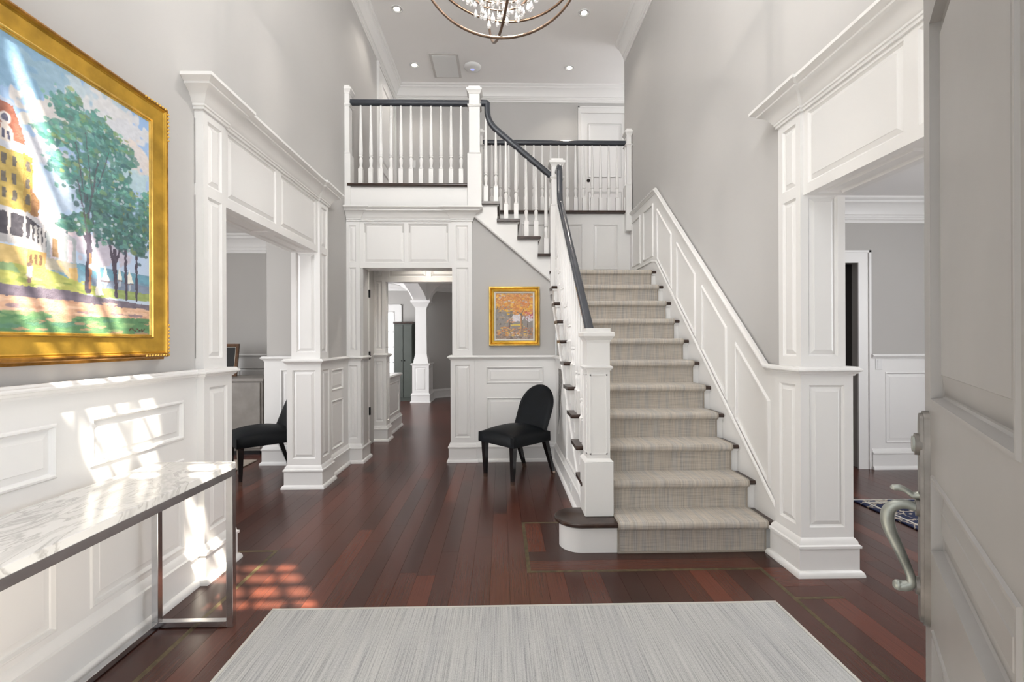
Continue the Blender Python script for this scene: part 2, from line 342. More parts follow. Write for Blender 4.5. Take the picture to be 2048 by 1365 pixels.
floor = G().box(-5.0, 5.3, -0.6, 13.0, -0.10, -0.012).build('floor', 'subfloor'); tag(floor, 'dark cherry wood floor with a thin brass inlay border', 'floor', kind=S)
G().box(LX-.02, 1.0, 5.19, 13.0, -0.011, 0.0).build('passage_boards', 'boards_x', floor)
def boards_around(name, x0, x1, y0, y1, hx0, hx1, hy0, hy1):
    return G().box(x0, hx0, y0, y1, -.011, 0).box(hx1, x1, y0, y1, -.011, 0).box(hx0, hx1, y0, hy0, -.011, 0).box(hx0, hx1, hy1, y1, -.011, 0).build(name, 'boards_y', floor)
boards_around('dining_boards', -5.0, LX-.02, -0.6, 13.0, -2.9, LX-.0201, 2.7, 5.1)
boards_around('study_boards', RX+.02, 5.3, -0.6, 6.3, RX+.0201, 4.35, 1.9, 4.72)
# boards of the entry hall, one by one
unit = G().box(-.5, .5, -.5, .5, -.011, 0.0).mesh('plank', M['plank'])
INL = 0.022
def plank(x0, x1, y0, y1):
    o = put('plank', unit, floor); gap = 0.0012
    if (x1 - x0) <= (y1 - y0):
        o.location = ((x0+x1)/2, (y0+y1)/2, 0); o.scale = (x1-x0-gap, y1-y0-gap, 1)
    else:
        o.location = ((x0+x1)/2, (y0+y1)/2, 0); o.rotation_euler = (0, 0, pi/2); o.scale = (y1-y0-gap, x1-x0-gap, 1)
    return o
def run_y(x0, x1, y0, y1, w=0.1, lo=1.1, hi=2.0):
    n = max(1, round((x1-x0)/w)); w = (x1-x0)/n
    for i in range(n):
        y = y0; first = True
        while y < y1 - 1e-4:
            l = random.uniform(lo, hi) * (random.uniform(.3, 1) if first else 1); first = False
            e = y + l
            if y1 - e < 0.35: e = y1
            plank(x0+i*w, x0+(i+1)*w, y, e); y = e
def run_x(x0, x1, y0, y1, w=0.1, lo=0.9, hi=1.6):
    n = max(1, round((y1-y0)/w)); w = (y1-y0)/n
    for i in range(n):
        x = x0
        while x < x1 - 1e-4:
            e = x + random.uniform(lo, hi)
            if x1 - e < 0.3: e = x1
            plank(x, e, y0+i*w, y0+(i+1)*w); x = e
IL, IR, IS, IY, IZ = -1.40, 1.468, 0.142, 2.665, 3.389
run_y(IS, IR, 0.45, IY)                       # field in front of the stair
run_y(IL, IS, 0.45, 5.19)                     # field beside the stair
run_y(LX-.02, IL-INL, 0.45, 2.98, 0.125); run_y(LX-.02, IL, 3.0, 5.19, 0.1)
run_y(IR+INL, RX+.02, 0.45, 2.35, 0.11); run_x(IR+INL, RX+.02, 2.372, 3.0, 0.1)
run_x(IS+INL, IR+INL, IY+INL, 2.93, 0.118); run_y(IS+INL, 0.60, 2.93, IZ, 0.11); run_y(IS, 0.60, IZ+INL, 5.19, 0.1145)
run_y(-2.9, LX-.02, 2.7, 5.1, 0.1); run_y(RX+.02, 4.35, 1.9, 4.72, 0.1)
def strip(x0, x1, y0, y1): return G().box(x0, x1, y0, y1, -.011, 0.0004).build('inlay_strip', 'brass', floor, label='aged brass strip')
strip(IL-INL, IL, 0.45, 3.0); strip(IS, IS+INL, IY, IZ+INL); strip(IS+INL, IR+INL, IY, IY+INL); strip(IR, IR+INL, 0.45, IY); strip(IS+INL, .60, IZ, IZ+INL)
strip(LX-.02, IL-INL, 2.98, 3.0); strip(IR+INL, RX+.02, 2.35, 2.372)

ceil = G().box(-2.0, 4.0, 0.33, 7.75, CEIL, CEIL+.1).build('ceiling', 'ceiling'); tag(ceil, 'pale smooth ceiling high above the entry hall', 'ceiling', kind=S)
g = G(); g.box(-5.0, -1.93, -0.6, 13.0, 2.74, 2.84); g.box(1.96, 5.3, -0.6, 6.3, 2.74, 2.84); g.box(-1.93, 1.0, 6.22, 13.0, 2.74, 2.80); g.box(LX-.25, -.23, 5.44, 6.22, 2.74, 2.80)
rc = g.build('ceiling_rooms', 'ceiling'); tag(rc, 'low flat ceiling over the side rooms and passage', 'ceiling', kind=S)
# upper floor
g = G(); g.box(-1.9, -.23, 5.21, 7.6, 2.80, UP-.03); g.box(-.23, 3.95, 6.22, 7.6, 2.80, UP-.03)
uf = g.build('floor_upper', 'plaster'); tag(uf, 'upper hall floor behind the balcony railing', 'floor', kind=S)
G().box(-1.9, -.23, 5.24, 7.6, UP-.03, UP-.001).box(-.23, 3.95, 6.24, 7.6, UP-.03, UP-.001).build('boards', 'boards_x', uf)

# --- left wall
OL0, OL1 = 2.84, 4.30          # left opening
g = G(); W0 = -1.90
g.box(W0, LX, 0.45, OL0-.1, 0, CEIL); g.box(W0, LX, OL0-.1, OL1+.1, 2.55, CEIL); g.box(W0, LX, OL1+.1, 6.45, 0, CEIL); g.box(W0, LX, 6.45, 7.6, 2.80, CEIL)
wl = g.build('wall_left', 'wall'); tag(wl, 'tall grey wall with white panelled wainscot behind the console table', 'wall', kind=S)
def wainscot(parent, F, a0, a1, cols, rows, top=RAIL_Z+.02, base=True):
    hs = [(c0, c1, r0, r1) for c0, c1 in cols for r0, r1 in rows]
    g = G(); grid_face(g, F, a0, a1, 0.0, top, hs, 0.02); w = g.build('wainscot', 'trim', parent)
    for h in hs: panel(F, h, w, RING_FLAT)
    return w
Fl = Face((LX+WS, 0, 0), (0,1,0), (1,0,0))
ROWS = [(0.232, 0.700), (0.800, 1.004)]
wainscot(wl, Fl, 0.45, 2.625, [(.53,1.09),(1.23,1.80),(1.94,2.505)], ROWS)
wainscot(wl, Fl, 4.52, 5.18, [(4.645,4.985)], [(0.245,0.735),(0.825,1.04)])
bl = G().sweep([(LX+WS,.45,0),(LX+WS,2.62,0)], BASE).build('baseboard_left', 'trim', smooth=0.6); tag(bl, 'tall white baseboard under the console table wall', 'baseboard', kind=S)
bl2 = G().sweep([(LX+WS,4.52,0),(LX+WS,5.18,0)], BASE).build('baseboard_left_far', 'trim', smooth=0.6); tag(bl2, 'short white baseboard between the two left pilasters near the passage', 'baseboard', kind=S)
G().sweep([(LX+WS,.45,0),(LX+WS,2.64,0)], shift(RAILP, RAIL_Z)).build('chair_rail', 'trim', wl, smooth=0.6)
G().sweep([(LX+WS,4.50,0),(LX+WS,5.18,0)], shift(RAILP, RAIL_Z)).build('chair_rail', 'trim', wl, smooth=0.6)

def portal(name, label, near, far, faces, header, cornice_paths, cz, head_panels, soffit_panels, axis):
    t = empty(name); tag(t, label, 'door surround', kind=S)
    for low, up in (near, far): pilaster(t, low, up, faces[0] if (low, up) == near else faces[1], cz)
    x0, x1, y0, y1 = header
    g = G()
    if axis == 'y':       # opening runs along y, faces +x or -x
        f = faces[2]; Fh, w = FACES[f](header); back = x1 - x0
    else:
        f = '-y'; Fh, w = FACES[f](header); back = y1 - y0
    hs = [(a0, a1, 2.171, cz - .02) for a0, a1 in head_panels]
    grid_face(g, Fh, 0, w, 2.115, cz + .1, hs, back, bottom=False)
    # soffit with sunk panels
    if axis == 'y':
        Fs = lambda a, b, c=0.0: (x0 + b, y0 + a, 2.115 - c)
    else:
        Fs = lambda a, b, c=0.0: (x0 + a, y0 + b, 2.115 - c)
    d = back; sh = [(a0, a1, 0.05, d - .05) for a0, a1 in soffit_panels]
    A = [0, w] + [q for h in sh for q in h[:2]]; A = sorted(A); B = [0, .05, d - .05, d]
    for i in range(len(A) - 1):
        for j in range(3):
            ca, cb = (A[i]+A[i+1])/2, (B[j]+B[j+1])/2
            if any(h[0] < ca < h[1] and h[2] < cb < h[3] for h in sh): continue
            g.add([Fs(A[i],B[j]), Fs(A[i+1],B[j]), Fs(A[i+1],B[j+1]), Fs(A[i],B[j+1])], [(0,1,2,3)])
    hd = g.build('header', 'trim', t)
    for h in hs: panel(Fh, h, hd)
    for h in sh: panel(Fs, h, hd)
    for p in cornice_paths: G().sweep(p, shift(CORN, cz)).build('cornice', 'trim', t, smooth=0.5)
    return t
# left opening
nearL = ((-1.915,-1.615,2.61,2.875), (-1.885,-1.628,2.63,2.845)); farL = ((-1.915,-1.615,4.27,4.53), (-1.885,-1.628,4.295,4.505))
cz = 2.58; xp, xh = -1.628, -1.645
t1 = portal('trim_1', 'white panelled doorway surround with cornice leading to the dining room', nearL, farL, (('-y','+y','+x'), ('-y','+y','+x'), '+x'), (-1.885, xh, 2.84, 4.30),
       [[(LX,2.63,0),(xp,2.63,0),(xp,2.845,0),(xh,2.845,0),(xh,4.295,0),(xp,4.295,0),(xp,4.505,0),(LX,4.505,0)]], cz, [(.055,.665),(.745,1.405)], [(.05,.68),(.78,1.41)], 'y')
G().box(LX-.02, -1.60, 2.60, 4.53, cz+.13, cz+.145).build('cornice_lid', 'trim', t1)

# --- back wall under the upper flight, with the passage opening
def string2(x): return 2.667 - (x + .262) * 0.8466          # underside line of the upper flight
g = G()
g.py([(-.40,0),(.60,0),(.60,string2(.60)+.10),(-.26,string2(-.26)+.12),(-.40,string2(-.26)+.12)], BY, BY+.18)
g.box(LX, -1.50, BY, BY+.18, 0, 2.76); g.box(-1.60, -.38, BY, BY+.18, 2.5, 2.80)
wb_ = g.build('wall_back', 'wall'); tag(wb_, 'grey wall below the upper stair flight with white wainscot behind the chair', 'wall', kind=S)
Fb = Face((0, BY-WS, 0), (1,0,0), (0,-1,0))
wainscot(wb_, Fb, -.31, .60, [(-.164,.46)], [(0.255,0.70),(0.85,1.035)])
G().sweep([(-.31,BY-WS,0),(.60,BY-WS,0)], shift(RAILP, RAIL_Z)).build('chair_rail', 'trim', wb_, smooth=0.6)
bb = G().sweep([(-.31,BY-WS,0),(.60,BY-WS,0)], BASE).build('baseboard_back', 'trim', smooth=0.6); tag(bb, 'tall white baseboard behind the black chair', 'baseboard', kind=S)
nearB = ((-1.69,-1.517,5.155,5.42), (-1.69,-1.53,5.168,5.40)); farB = ((-.552,-.292,5.155,5.42), (-.533,-.315,5.168,5.40))
czb = 2.618; yp, yh = 5.168, 5.182
t2 = portal('trim_2', 'white panelled doorway surround with cornice below the balcony', nearB, farB, (('-y','+x'), ('-y','-x'), None), (-1.53,-.533, yh, 5.40),
       [[(LX+.005,yp,0),(-1.53,yp,0),(-1.53,yh,0),(-.533,yh,0),(-.533,yp,0),(-.315,yp,0),(-.315,BY,0)]], czb, [(.04,.477),(.52,.957)], [(.05,.47),(.53,.95)], 'x')
G().box(LX, -.315, 5.06, 5.3, czb+.135, czb+.145).build('cornice_lid', 'trim', t2)
for z in (1.86, 1.155, 0.52):
    G().cbox(-1.512, -1.492, 5.424, 5.450, z-.045, z+.045, .003).build('hinge', 'black_metal', t2, label='black door hinge')
G().box(-1.70, -1.51, 5.425, 5.46, 0, 2.11).build('door_edge', 'trim', t2)

# --- balcony fascia
fa = G().box(LX, -.23, 5.135, 5.215, 2.755, UP-.028).build('trim_3', 'trim'); tag(fa, 'plain white fascia board below the balcony railing', 'trim', kind=S)
G().px([(5.10,UP-.028),(5.094,UP-.02),(5.094,UP-.008),(5.10,UP),(5.30,UP),(5.30,UP-.028)], -1.64, -.36).build('nosing', 'tread', fa, label='dark wood floor nosing')

# --- right wall with stair wainscot
OR0, OR1 = 1.25, 2.605
g = G(); W1 = 1.93
g.box(RX, W1, OR1+.1, 6.45, 0, CEIL); g.box(RX, W1, OR0-.1, OR1+.1, 2.55, CEIL); g.box(RX, W1, 0.45, OR0-.1, 0, CEIL)
wr = g.build('wall_right', 'wall'); tag(wr, 'tall grey wall beside the stairs with white stepped wainscot', 'wall', kind=S)
SX = 1.693
def rl(y): return RAIL_Z + max(0, min(y, 5.135) - 2.985) * 0.8466
g = G(); g.px([(2.80,0),(2.80,RAIL_Z+.02),(2.985,RAIL_Z+.02),(5.135,rl(9)+.02),(6.22,rl(9)+.02),(6.22,0)], SX, RX)
ws = g.build('wainscot', 'trim', wr)
rail_path = [(SX,2.80,RAIL_Z),(SX,2.985,RAIL_Z),(SX,5.135,rl(9)),(SX,6.16,rl(9))]
G().sweep(rail_path, [(b, a) for a, b in RAILP], (-1,0,0)).build('chair_rail', 'trim', wr, smooth=0.6)
FR = [(0,0),(0,.010),(.006,.014),(.014,.012),(.020,.004),(.022,0)]
def moulding_frame(poly, x, nx, parent, name='panel_moulding'):
    P = [(x, a, b) for a, b in poly]; g = G(); g.sweep(P, FR, (nx,0,0), closed=True); return g.build(name, 'trim', parent, smooth=0.6)
for y0, y1 in ((2.965,3.36),(3.535,3.93),(4.105,4.50),(4.675,5.07)):
    tp = lambda y: RAIL_Z + (y - 2.985) * .8466 - .175; bt = lambda y: nl(y) + .155
    moulding_frame([(y0,bt(y0)),(y0,tp(y0)),(y1,tp(y1)),(y1,bt(y1))], SX, -1, ws)
for y0, y1 in ((5.24,5.56),(5.73,6.05)): moulding_frame([(y0,2.27),(y0,2.82),(y1,2.82),(y1,2.27)], SX, -1, ws)
# skirt board that follows the stair
g = G(); g.px([(2.80,0),(2.80,nl(2.80)+.105),(5.10,nl(5.10)+.105),(5.25,2.20),(6.2,2.20),(6.2,0)], SX-.010, SX)
sk = g.build('stair_skirt', 'trim', wr)
G().sweep([(SX-.01,2.86,nl(2.86)+.09),(SX-.01,5.10,nl(5.10)+.09),(SX-.01,5.24,2.19),(SX-.01,6.2,2.19)], [(0,0),(0,.010),(.008,.012),(.018,.008),(.022,0)], (-1,0,0)).build('skirt_moulding', 'trim', wr)
# right opening
farR = ((1.66,1.955,2.59,2.84), (1.672,1.925,2.605,2.815)); nearR = ((1.66,1.955,0.98,1.24), (1.672,1.925,1.0,1.225))
xp, xh = 1.672, 1.688
t4 = portal('trim_4', 'white panelled doorway surround with cornice at the foot of the stairs', nearR, farR, (('+y','-x'), ('-y','-x'), '-x'), (xh, 1.925, 1.22, 2.61),
       [[(RX,2.815,0),(xp,2.815,0),(xp,2.605,0),(xh,2.605,0),(xh,1.225,0),(xp,1.225,0),(xp,1.0,0),(RX,1.0,0)]], cz, [(.06,.655),(.725,1.345)], [(.05,.66),(.74,1.34)], 'y')
G().box(1.645, RX+.02, 0.98, 2.84, cz+.13, cz+.145).build('cornice_lid', 'trim', t4)

# --- landing wall and upper hall
lw = G().box(-.30, RX, 6.20, 6.26, 2.0, UP-.028).build('wall_landing', 'trim'); tag(lw, 'white panelled wall at the back of the stair landing', 'wall', kind=S)
Fw = Face((0, 6.185, 0), (1,0,0), (0,-1,0)); hs = [(x, x+.33, 2.25, 2.85) for x in (-.20, .27, .74, 1.21)]
g = G(); grid_face(g, Fw, -.30, RX, 2.05, UP-.03, hs, .02); w = g.build('panelling', 'trim', lw)
for h in hs: panel(Fw, h, w, RING_FLAT)
G().px([(6.13,UP-.028),(6.125,UP-.014),(6.13,UP),(6.30,UP),(6.30,UP-.028)], -.30, 1.70).build('nosing', 'tread', lw, label='dark wood floor nosing')
g = G(); g.box(-1.9, 3.95, 7.56, 7.7, 2.9, CEIL); wh = g.build('wall_hall', 'wall'); tag(wh, 'grey wall at the back of the upper hall', 'wall', kind=S)
we = G().box(3.95, 4.05, 6.3, 7.7, 2.9, CEIL).box(RX, 4.0, 6.45, 6.5, 2.9, CEIL).build('wall_hall_end', 'wall'); tag(we, 'hidden grey end wall of the upper hall', 'wall', kind=S)
cr = G().sweep([(LX,.45,CEIL),(LX,7.56,CEIL),(3.95,7.56,CEIL)], CROWN).build('trim_5', 'trim', smooth=0.5); tag(cr, 'deep white crown moulding along the left wall and back of the hall', 'crown moulding', kind=S)
cr2 = G().sweep([(RX,6.45,CEIL),(RX,.45,CEIL)], CROWN).build('trim_6', 'trim', smooth=0.5); tag(cr2, 'deep white crown moulding along the wall above the stairs', 'crown moulding', kind=S)

def casing(parent, F, a0, a1, z0, z1, w=0.105, sides='lrt'):
    P = [(0,0),(0,.018),(.012,.022),(.03,.016),(w-.03,.018),(w-.02,.028),(w,.028),(w,0)]
    g = G()
    def leg(p, q, flip):
        pass
    # three flat legs with a raised outer bead
    for (u0, u1, b0, b1, s) in (((a0-w, a0, z0, z1+w, 'l'), (a1, a1+w, z0, z1+w, 'r'), (a0, a1, z1, z1+w, 't'))):
        if s not in sides: continue
        g.add([F(u0,b0,0),F(u1,b0,0),F(u1,b1,0),F(u0,b1,0),F(u0,b0,.018),F(u1,b0,.018),F(u1,b1,.018),F(u0,b1,.018)], [(0,1,2,3),(4,5,6,7),(0,1,5,4),(1,2,6,5),(2,3,7,6),(3,0,4,7)])
    for (u0, u1, b0, b1, s) in (((a0-w, a0-w+.022, z0, z1+w, 'l'), (a1+w-.022, a1+w, z0, z1+w, 'r'), (a0-w, a1+w, z1+w-.022, z1+w, 't'))):
        if s not in sides: continue
        g.add([F(u0,b0,.017),F(u1,b0,.017),F(u1,b1,.017),F(u0,b1,.017),F(u0,b0,.03),F(u1,b0,.03),F(u1,b1,.03),F(u0,b1,.03)], [(4,5,6,7),(0,1,5,4),(1,2,6,5),(2,3,7,6),(3,0,4,7)])
    return g.build('casing', 'trim', parent)
def door_leaf(parent, F, a0, a1, z0, z1, rows, name='leaf', material='trim'):
    w = a1 - a0; hs = [(a0+.11, a1-.11, z0+r0*(z1-z0), z0+r1*(z1-z0)) for r0, r1 in rows]
    g = G(); grid_face(g, F, a0, a1, z0, z1, hs, .03); l = g.build(name, material, parent)
    for h in hs: panel(F, h, l, RING_FLAT, 0.8, material=material)
    return l
# upper hall doors
d2 = empty('door_1', (1.7, 7.55, UP)); tag(d2, 'white panelled door with black knob in the upper hall', 'door', kind=S)
Fh_ = Face((-1.7, .01, -UP), (1,0,0), (0,-1,0)); Fd = Face((-1.7, -.006, -UP), (1,0,0), (0,-1,0))
casing(d2, Fh_, 1.345, 2.12, UP, 4.965)
door_leaf(d2, Fd, 1.35, 2.115, UP, 4.96, [(.07,.36),(.47,.92)])
G().lathe([(.0,.0),(.028,.001),(.028,.006),(.012,.010),(.011,.030),(.024,.036),(.030,.048),(.026,.060),(.012,.066),(0,.067)], n=16, axis='y').build('door_knob', 'knob', d2, smooth=0.6, label='black door knob').location = (-.295, 0.0, .875)
d2.children[-1].rotation_euler = (0, 0, pi)
d3 = empty('door_2', (LX, 7.0, UP)); tag(d3, 'white cased doorway in the upper hall seen through balcony spindles', 'door', kind=S)
Fz = Face((0.0, -7.0, -UP), (0,1,0), (1,0,0))
casing(d3, Fz, 6.56, 7.44, UP, 5.03, .10, 'lr'); door_leaf(d3, Face((.014,-7.0,-UP),(0,1,0),(1,0,0)), 6.565, 7.435, UP, 5.10, [(.05,.34),(.40,.92)])

# --- front wall with entry opening, sidelights and the high window the sun comes through
wins = [(-1.0,.50,3.80,4.92), (-1.45,-.98,.5,2.4), (.98,1.45,.5,2.4)]; doorway = (-.86,.60,0,2.42)
g = G(); A = sorted({-2.0, 2.0, *[q for w in wins+[doorway] for q in w[:2]]}); B = sorted({0, CEIL, *[q for w in wins+[doorway] for q in w[2:]]})
for i in range(len(A)-1):
    for j in range(len(B)-1):
        ca, cb = (A[i]+A[i+1])/2, (B[j]+B[j+1])/2
        if not any(h[0] < ca < h[1] and h[2] < cb < h[3] for h in wins+[doorway]): g.box(A[i], A[i+1], .33, .45, B[j], B[j+1])
wf = g.build('wall_front', 'wall'); tag(wf, 'grey entrance wall around the front door and windows', 'wall', kind=S)
def window(idx, w, cols, rows, label):
    x0, x1, z0, z1 = w; t = empty('window_%d' % idx, ((x0+x1)/2, .39, z0)); tag(t, label, 'window', kind=S); ox, oy, oz = t.location; fw = .035
    g = G(); g.box(x0-ox, x1-ox, -.04, .04, 0, fw); g.box(x0-ox, x1-ox, -.04, .04, z1-z0-fw, z1-z0); g.box(x0-ox, x0-ox+fw, -.04, .04, 0, z1-z0); g.box(x1-ox-fw, x1-ox, -.04, .04, 0, z1-z0)
    g.build('window_frame', 'trim', t)
    mu = .022; dx = (x1-x0)/cols; dz = (z1-z0)/rows  # bars thickened to let less sun through
    for i in range(1, cols):
        mw = .13 if cols == 8 and i == 4 else mu  # wide centre bar added to shade part of the sun patch
        G().box(x0-ox+i*dx-mw/2, x0-ox+i*dx+mw/2, -.02, .02, 0, z1-z0).build('muntin', 'trim', t)
    for j in range(1, rows): G().box(x0-ox, x1-ox, -.02, .02, j*dz-(.045 if j == rows//2 else mu)/2, j*dz+(.045 if j == rows//2 else mu)/2).build('muntin', 'trim', t)
    pm = G().box(-dx/2+.004, dx/2-.004, -.002, .002, -dz/2+.004, dz/2-.004).mesh('pane', M['glass'])
    for i in range(cols):
        for j in range(rows): put('pane', pm, t, (x0-ox+(i+.5)*dx, 0, (j+.5)*dz))
window(1, wins[0], 8, 4, 'high many-paned window above the front door'); window(2, wins[1], 2, 5, 'narrow sidelight window beside the console end of the front door'); window(3, wins[2], 2, 5, 'narrow sidelight window behind the opened front door')

# --- dining room (through the left opening)
g = G(); g.box(-5.0, -4.9, -.6, 6.5, 0, 2.74); g.box(-5.0, W0, -.6, -.5, 0, 2.74); g.box(-5.0, W0, 6.40, 6.5, 0, 2.74); g.box(-2.51, W0+.02, 5.13, 6.45, 0, 2.74)
wd = g.build('wall_dining', 'room_wall'); tag(wd, 'greige dining room walls with white wainscot beyond the left opening', 'wall', kind=S)
g = G(); g.sweep([(-4.9,6.40,2.74),(-2.51,6.40,2.74)], CROWN).build('crown_moulding', 'trim', wd, smooth=0.5)
Fp = Face((0, 5.11, 0), (1,0,0), (0,-1,0)); wainscot(wd, Fp, -2.53, W0, [(-2.36,-2.02)], [(.30,1.02)])
G().sweep([(-2.53,6.4,0),(-2.53,5.11,0),(W0,5.11,0)], shift(RAILP, RAIL_Z)).build('chair_rail', 'trim', wd, smooth=0.6)
G().sweep([(-2.53,6.4,0),(-2.53,5.11,0),(W0,5.11,0)], BASE).build('baseboard', 'trim', wd, smooth=0.6)
Fq = Face((0, 6.38, 0), (1,0,0), (0,-1,0)); wainscot(wd, Fq, -4.9, -2.51, [(-4.7,-4.25),(-4.1,-3.65),(-3.5,-3.12),(-2.98,-2.60)], [(.30,.98)])
G().sweep([(-4.9,6.38,0),(-2.51,6.38,0)], shift(RAILP, RAIL_Z)).build('chair_rail', 'trim', wd, smooth=0.6)

# --- study (through the right opening)
g = G(); g.box(5.2, 5.3, -.6, 6.3, 0, 2.74); g.box(W1, 5.3, -.6, -.5, 0, 2.74)
WY = 4.74
g.box(3.66, 5.3, WY, WY+.12, 0, 2.74); g.box(2.0, 2.72, WY, WY+.12, 0, 2.74); g.box(2.72, 3.66, WY, WY+.12, 2.10, 2.74); g.box(W1, W1+.07, 2.84, WY, 0, 2.74)
wsd = g.build('wall_study', 'room_wall'); tag(wsd, 'greige study walls with white wainscot beyond the right opening', 'wall', kind=S)
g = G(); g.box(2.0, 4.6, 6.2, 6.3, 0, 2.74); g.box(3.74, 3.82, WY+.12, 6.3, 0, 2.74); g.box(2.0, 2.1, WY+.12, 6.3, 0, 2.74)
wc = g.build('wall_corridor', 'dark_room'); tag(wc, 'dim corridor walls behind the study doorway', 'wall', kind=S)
G().sweep([(W1+.07,WY,2.74),(5.2,WY,2.74)], CROWN).build('crown_moulding', 'trim', wsd, smooth=0.5)
Fs_ = Face((0, WY, 0), (1,0,0), (0,-1,0)); casing(wsd, Fs_, 2.76, 3.624, 0, 2.095, .125)
Ft = Face((0, WY-.02, 0), (1,0,0), (0,-1,0)); wainscot(wsd, Ft, 3.752, 5.2, [(3.895,4.46),(4.6,5.1)], [(.262,.985)])
G().sweep([(3.752,WY-.02,0),(5.2,WY-.02,0)], shift(RAILP, RAIL_Z+.01)).build('chair_rail', 'trim', wsd, smooth=0.6)
G().sweep([(3.752,WY-.02,0),(5.2,WY-.02,0)], BASE).build('baseboard', 'trim', wsd, smooth=0.6)
G().box(2.80, 3.56, 5.05, 5.09, 0.0, 2.08).build('dark_door', 'wood_leaf', wsd, label='dark wood door in the corridor')

# --- passage and rear room (through the back opening)
t7 = empty('trim_7'); tag(t7, 'second white panelled doorway surround deeper in the passage', 'door surround', kind=S)
pilaster(t7, (-1.70,-1.515,6.27,6.47), (-1.70,-1.53,6.285,6.455), ('-y','+x'), 2.6)
pilaster(t7, (-.40,-.15,6.27,6.47), (-.38,-.15,6.285,6.455), ('-y','-x'), 2.6)
g = G(); Fh2 = Face((-1.53, 6.29, 0), (1,0,0), (0,-1,0)); hs = [(.05,.54),(.60,1.10)]; hp = [(a, b_, 2.17, 2.58) for a, b_ in hs]
grid_face(g, Fh2, 0, 1.15, 2.105, 2.74, hp, .16); hd = g.build('header', 'trim', t7)
for h in hp: panel(Fh2, h, hd)
g = G(); g.box(-.14, -.02, 5.4, 13.0, 0, 2.74); g.box(-1.85, -1.70, 5.42, 6.5, 0, 2.74); g.box(-4.5, -4.4, 6.5, 13.0, 0, 2.74); g.box(-4.5, -1.70, 6.5, 6.6, 0, 2.74)
g.px([(11.0,0),(11.0,2.74),(11.1,2.74),(11.1,0)], -4.5, -1.78)
g.pz([(-1.80,10.90),(-.10,12.35),(-.18,12.45),(-1.88,11.0)], 0, 2.74)
wp = g.build('wall_rear', 'room_wall'); tag(wp, 'greige rear room walls seen through the passage', 'wall', kind=S)
G().sweep([(-1.80,10.90,0),(-.10,12.35,0)], BASE).build('baseboard', 'trim', wp, smooth=0.6)
G().sweep([(-1.80,10.90,2.74),(-.10,12.35,2.74)], CROWN).build('crown_moulding', 'trim', wp, smooth=0.6)
G().sweep([(-4.4,11.0,2.74),(-1.78,11.0,2.74)], CROWN).build('crown_moulding', 'trim', wp, smooth=0.6)
# knee wall beyond the second surround
kw = G().box(-1.72, -1.60, 6.47, 7.45, 0, .80).build('trim_8', 'trim'); tag(kw, 'low white panelled knee wall at the left of the passage', 'knee wall', kind=S)
Fk = Face((-1.585, 0, 0), (0,1,0), (1,0,0)); wainscot(kw, Fk, 6.47, 7.45, [(6.62,7.36)], [(.25,.72)], top=.80)
G().sweep([(-1.585,6.47,0),(-1.585,7.45,0),(-1.72,7.45,0)], BASE).build('plinth', 'trim', kw, smooth=0.6)
G().sweep([(-1.585,6.47,.78),(-1.585,7.45,.78),(-1.74,7.45,.78)], RAILP).build('cap', 'trim', kw, smooth=0.6); G().box(-1.74,-1.58,6.47,7.45,.80,.828).build('cap_top', 'trim', kw)
# column on pedestal carrying an arch
pc = empty('column', (-1.72, 10.48, 0)); tag(pc, 'white square tapered column on a panelled pedestal in the rear room', 'column', kind=S)
g = G(); lo = (-.21,.15,-.19,.42)
for nm in ('-y','+y','+x','-x'):
    F, w = FACES[nm](lo); hs = [(.06, w-.06, .26, .76)] if nm in ('-y','+x') else []
    grid_face(g, F, 0, w, 0, .83, hs, 0)
    for h in hs: panel(F, h, pc)
g.box(-.21,.15,-.19,.42,.82,.83); g.build('pedestal', 'trim', pc)
G().sweep(rect_path(*lo), BASE, closed=True).build('plinth', 'trim', pc, smooth=0.6); G().sweep(rect_path(*lo), shift(RAILP,.80), closed=True).build('pedestal_cap', 'trim', pc, smooth=0.6)
def frustum(g, r0, r1, z0, z1): g.add([(-r0-.03,-r0,z0),(r0-.03,-r0,z0),(r0-.03,r0,z0),(-r0-.03,r0,z0),(-r1-.03,-r1,z1),(r1-.03,-r1,z1),(r1-.03,r1,z1),(-r1-.03,r1,z1)], [(0,3,2,1),(4,5,6,7),(0,1,5,4),(1,2,6,5),(2,3,7,6),(3,0,4,7)])
g = G(); frustum(g,.165,.15,.83,.93); frustum(g,.15,.125,.93,1.05); frustum(g,.125,.12,1.05,2.05); g.build('shaft', 'trim', pc)
g = G(); frustum(g,.13,.13,2.05,2.08); frustum(g,.14,.20,2.08,2.17); frustum(g,.21,.21,2.17,2.22); g.build('capital', 'trim', pc)
g = G(); arc = [(-.20,2.22),(.16,2.22),(.20,2.36),(.32,2.5),(.5,2.6),(.9,2.66),(1.6,2.66),(1.6,2.74),(-1.6,2.74),(-1.6,2.66),(-.9,2.64),(-.5,2.56),(-.30,2.42)]
g.py(arc, -.16, .16); g.build('arch', 'trim', pc)
g = G(); arc2 = [(-.2,2.22),(.2,2.22),(.2,2.74),(-4.4,2.74),(-4.4,2.60),(-3.0,2.58),(-2.0,2.52),(-1.2,2.44),(-.6,2.34),(-.3,2.26)]
g.prism(arc2, lambda a, b: (-.17, a, b), lambda a, b: (.11, a, b)); g.build('arch', 'trim', pc)
g = G(); g.box(-4.4,-4.38,9.6,10.9,.9,2.2)
w4 = empty('window_4', (-2.77, 10.98, 0)); tag(w4, 'bright glazed garden door glimpsed at the end of the passage', 'window', kind=S)
G().box(-.30,.30,-.01,.01,.15,2.0).build('pane', 'pane_lit', w4)
for z in (.15,.5,.85,1.2,1.55,2.0): G().box(-.30,.30,-.03,.0,z-.012,z+.012).build('muntin', 'trim', w4)
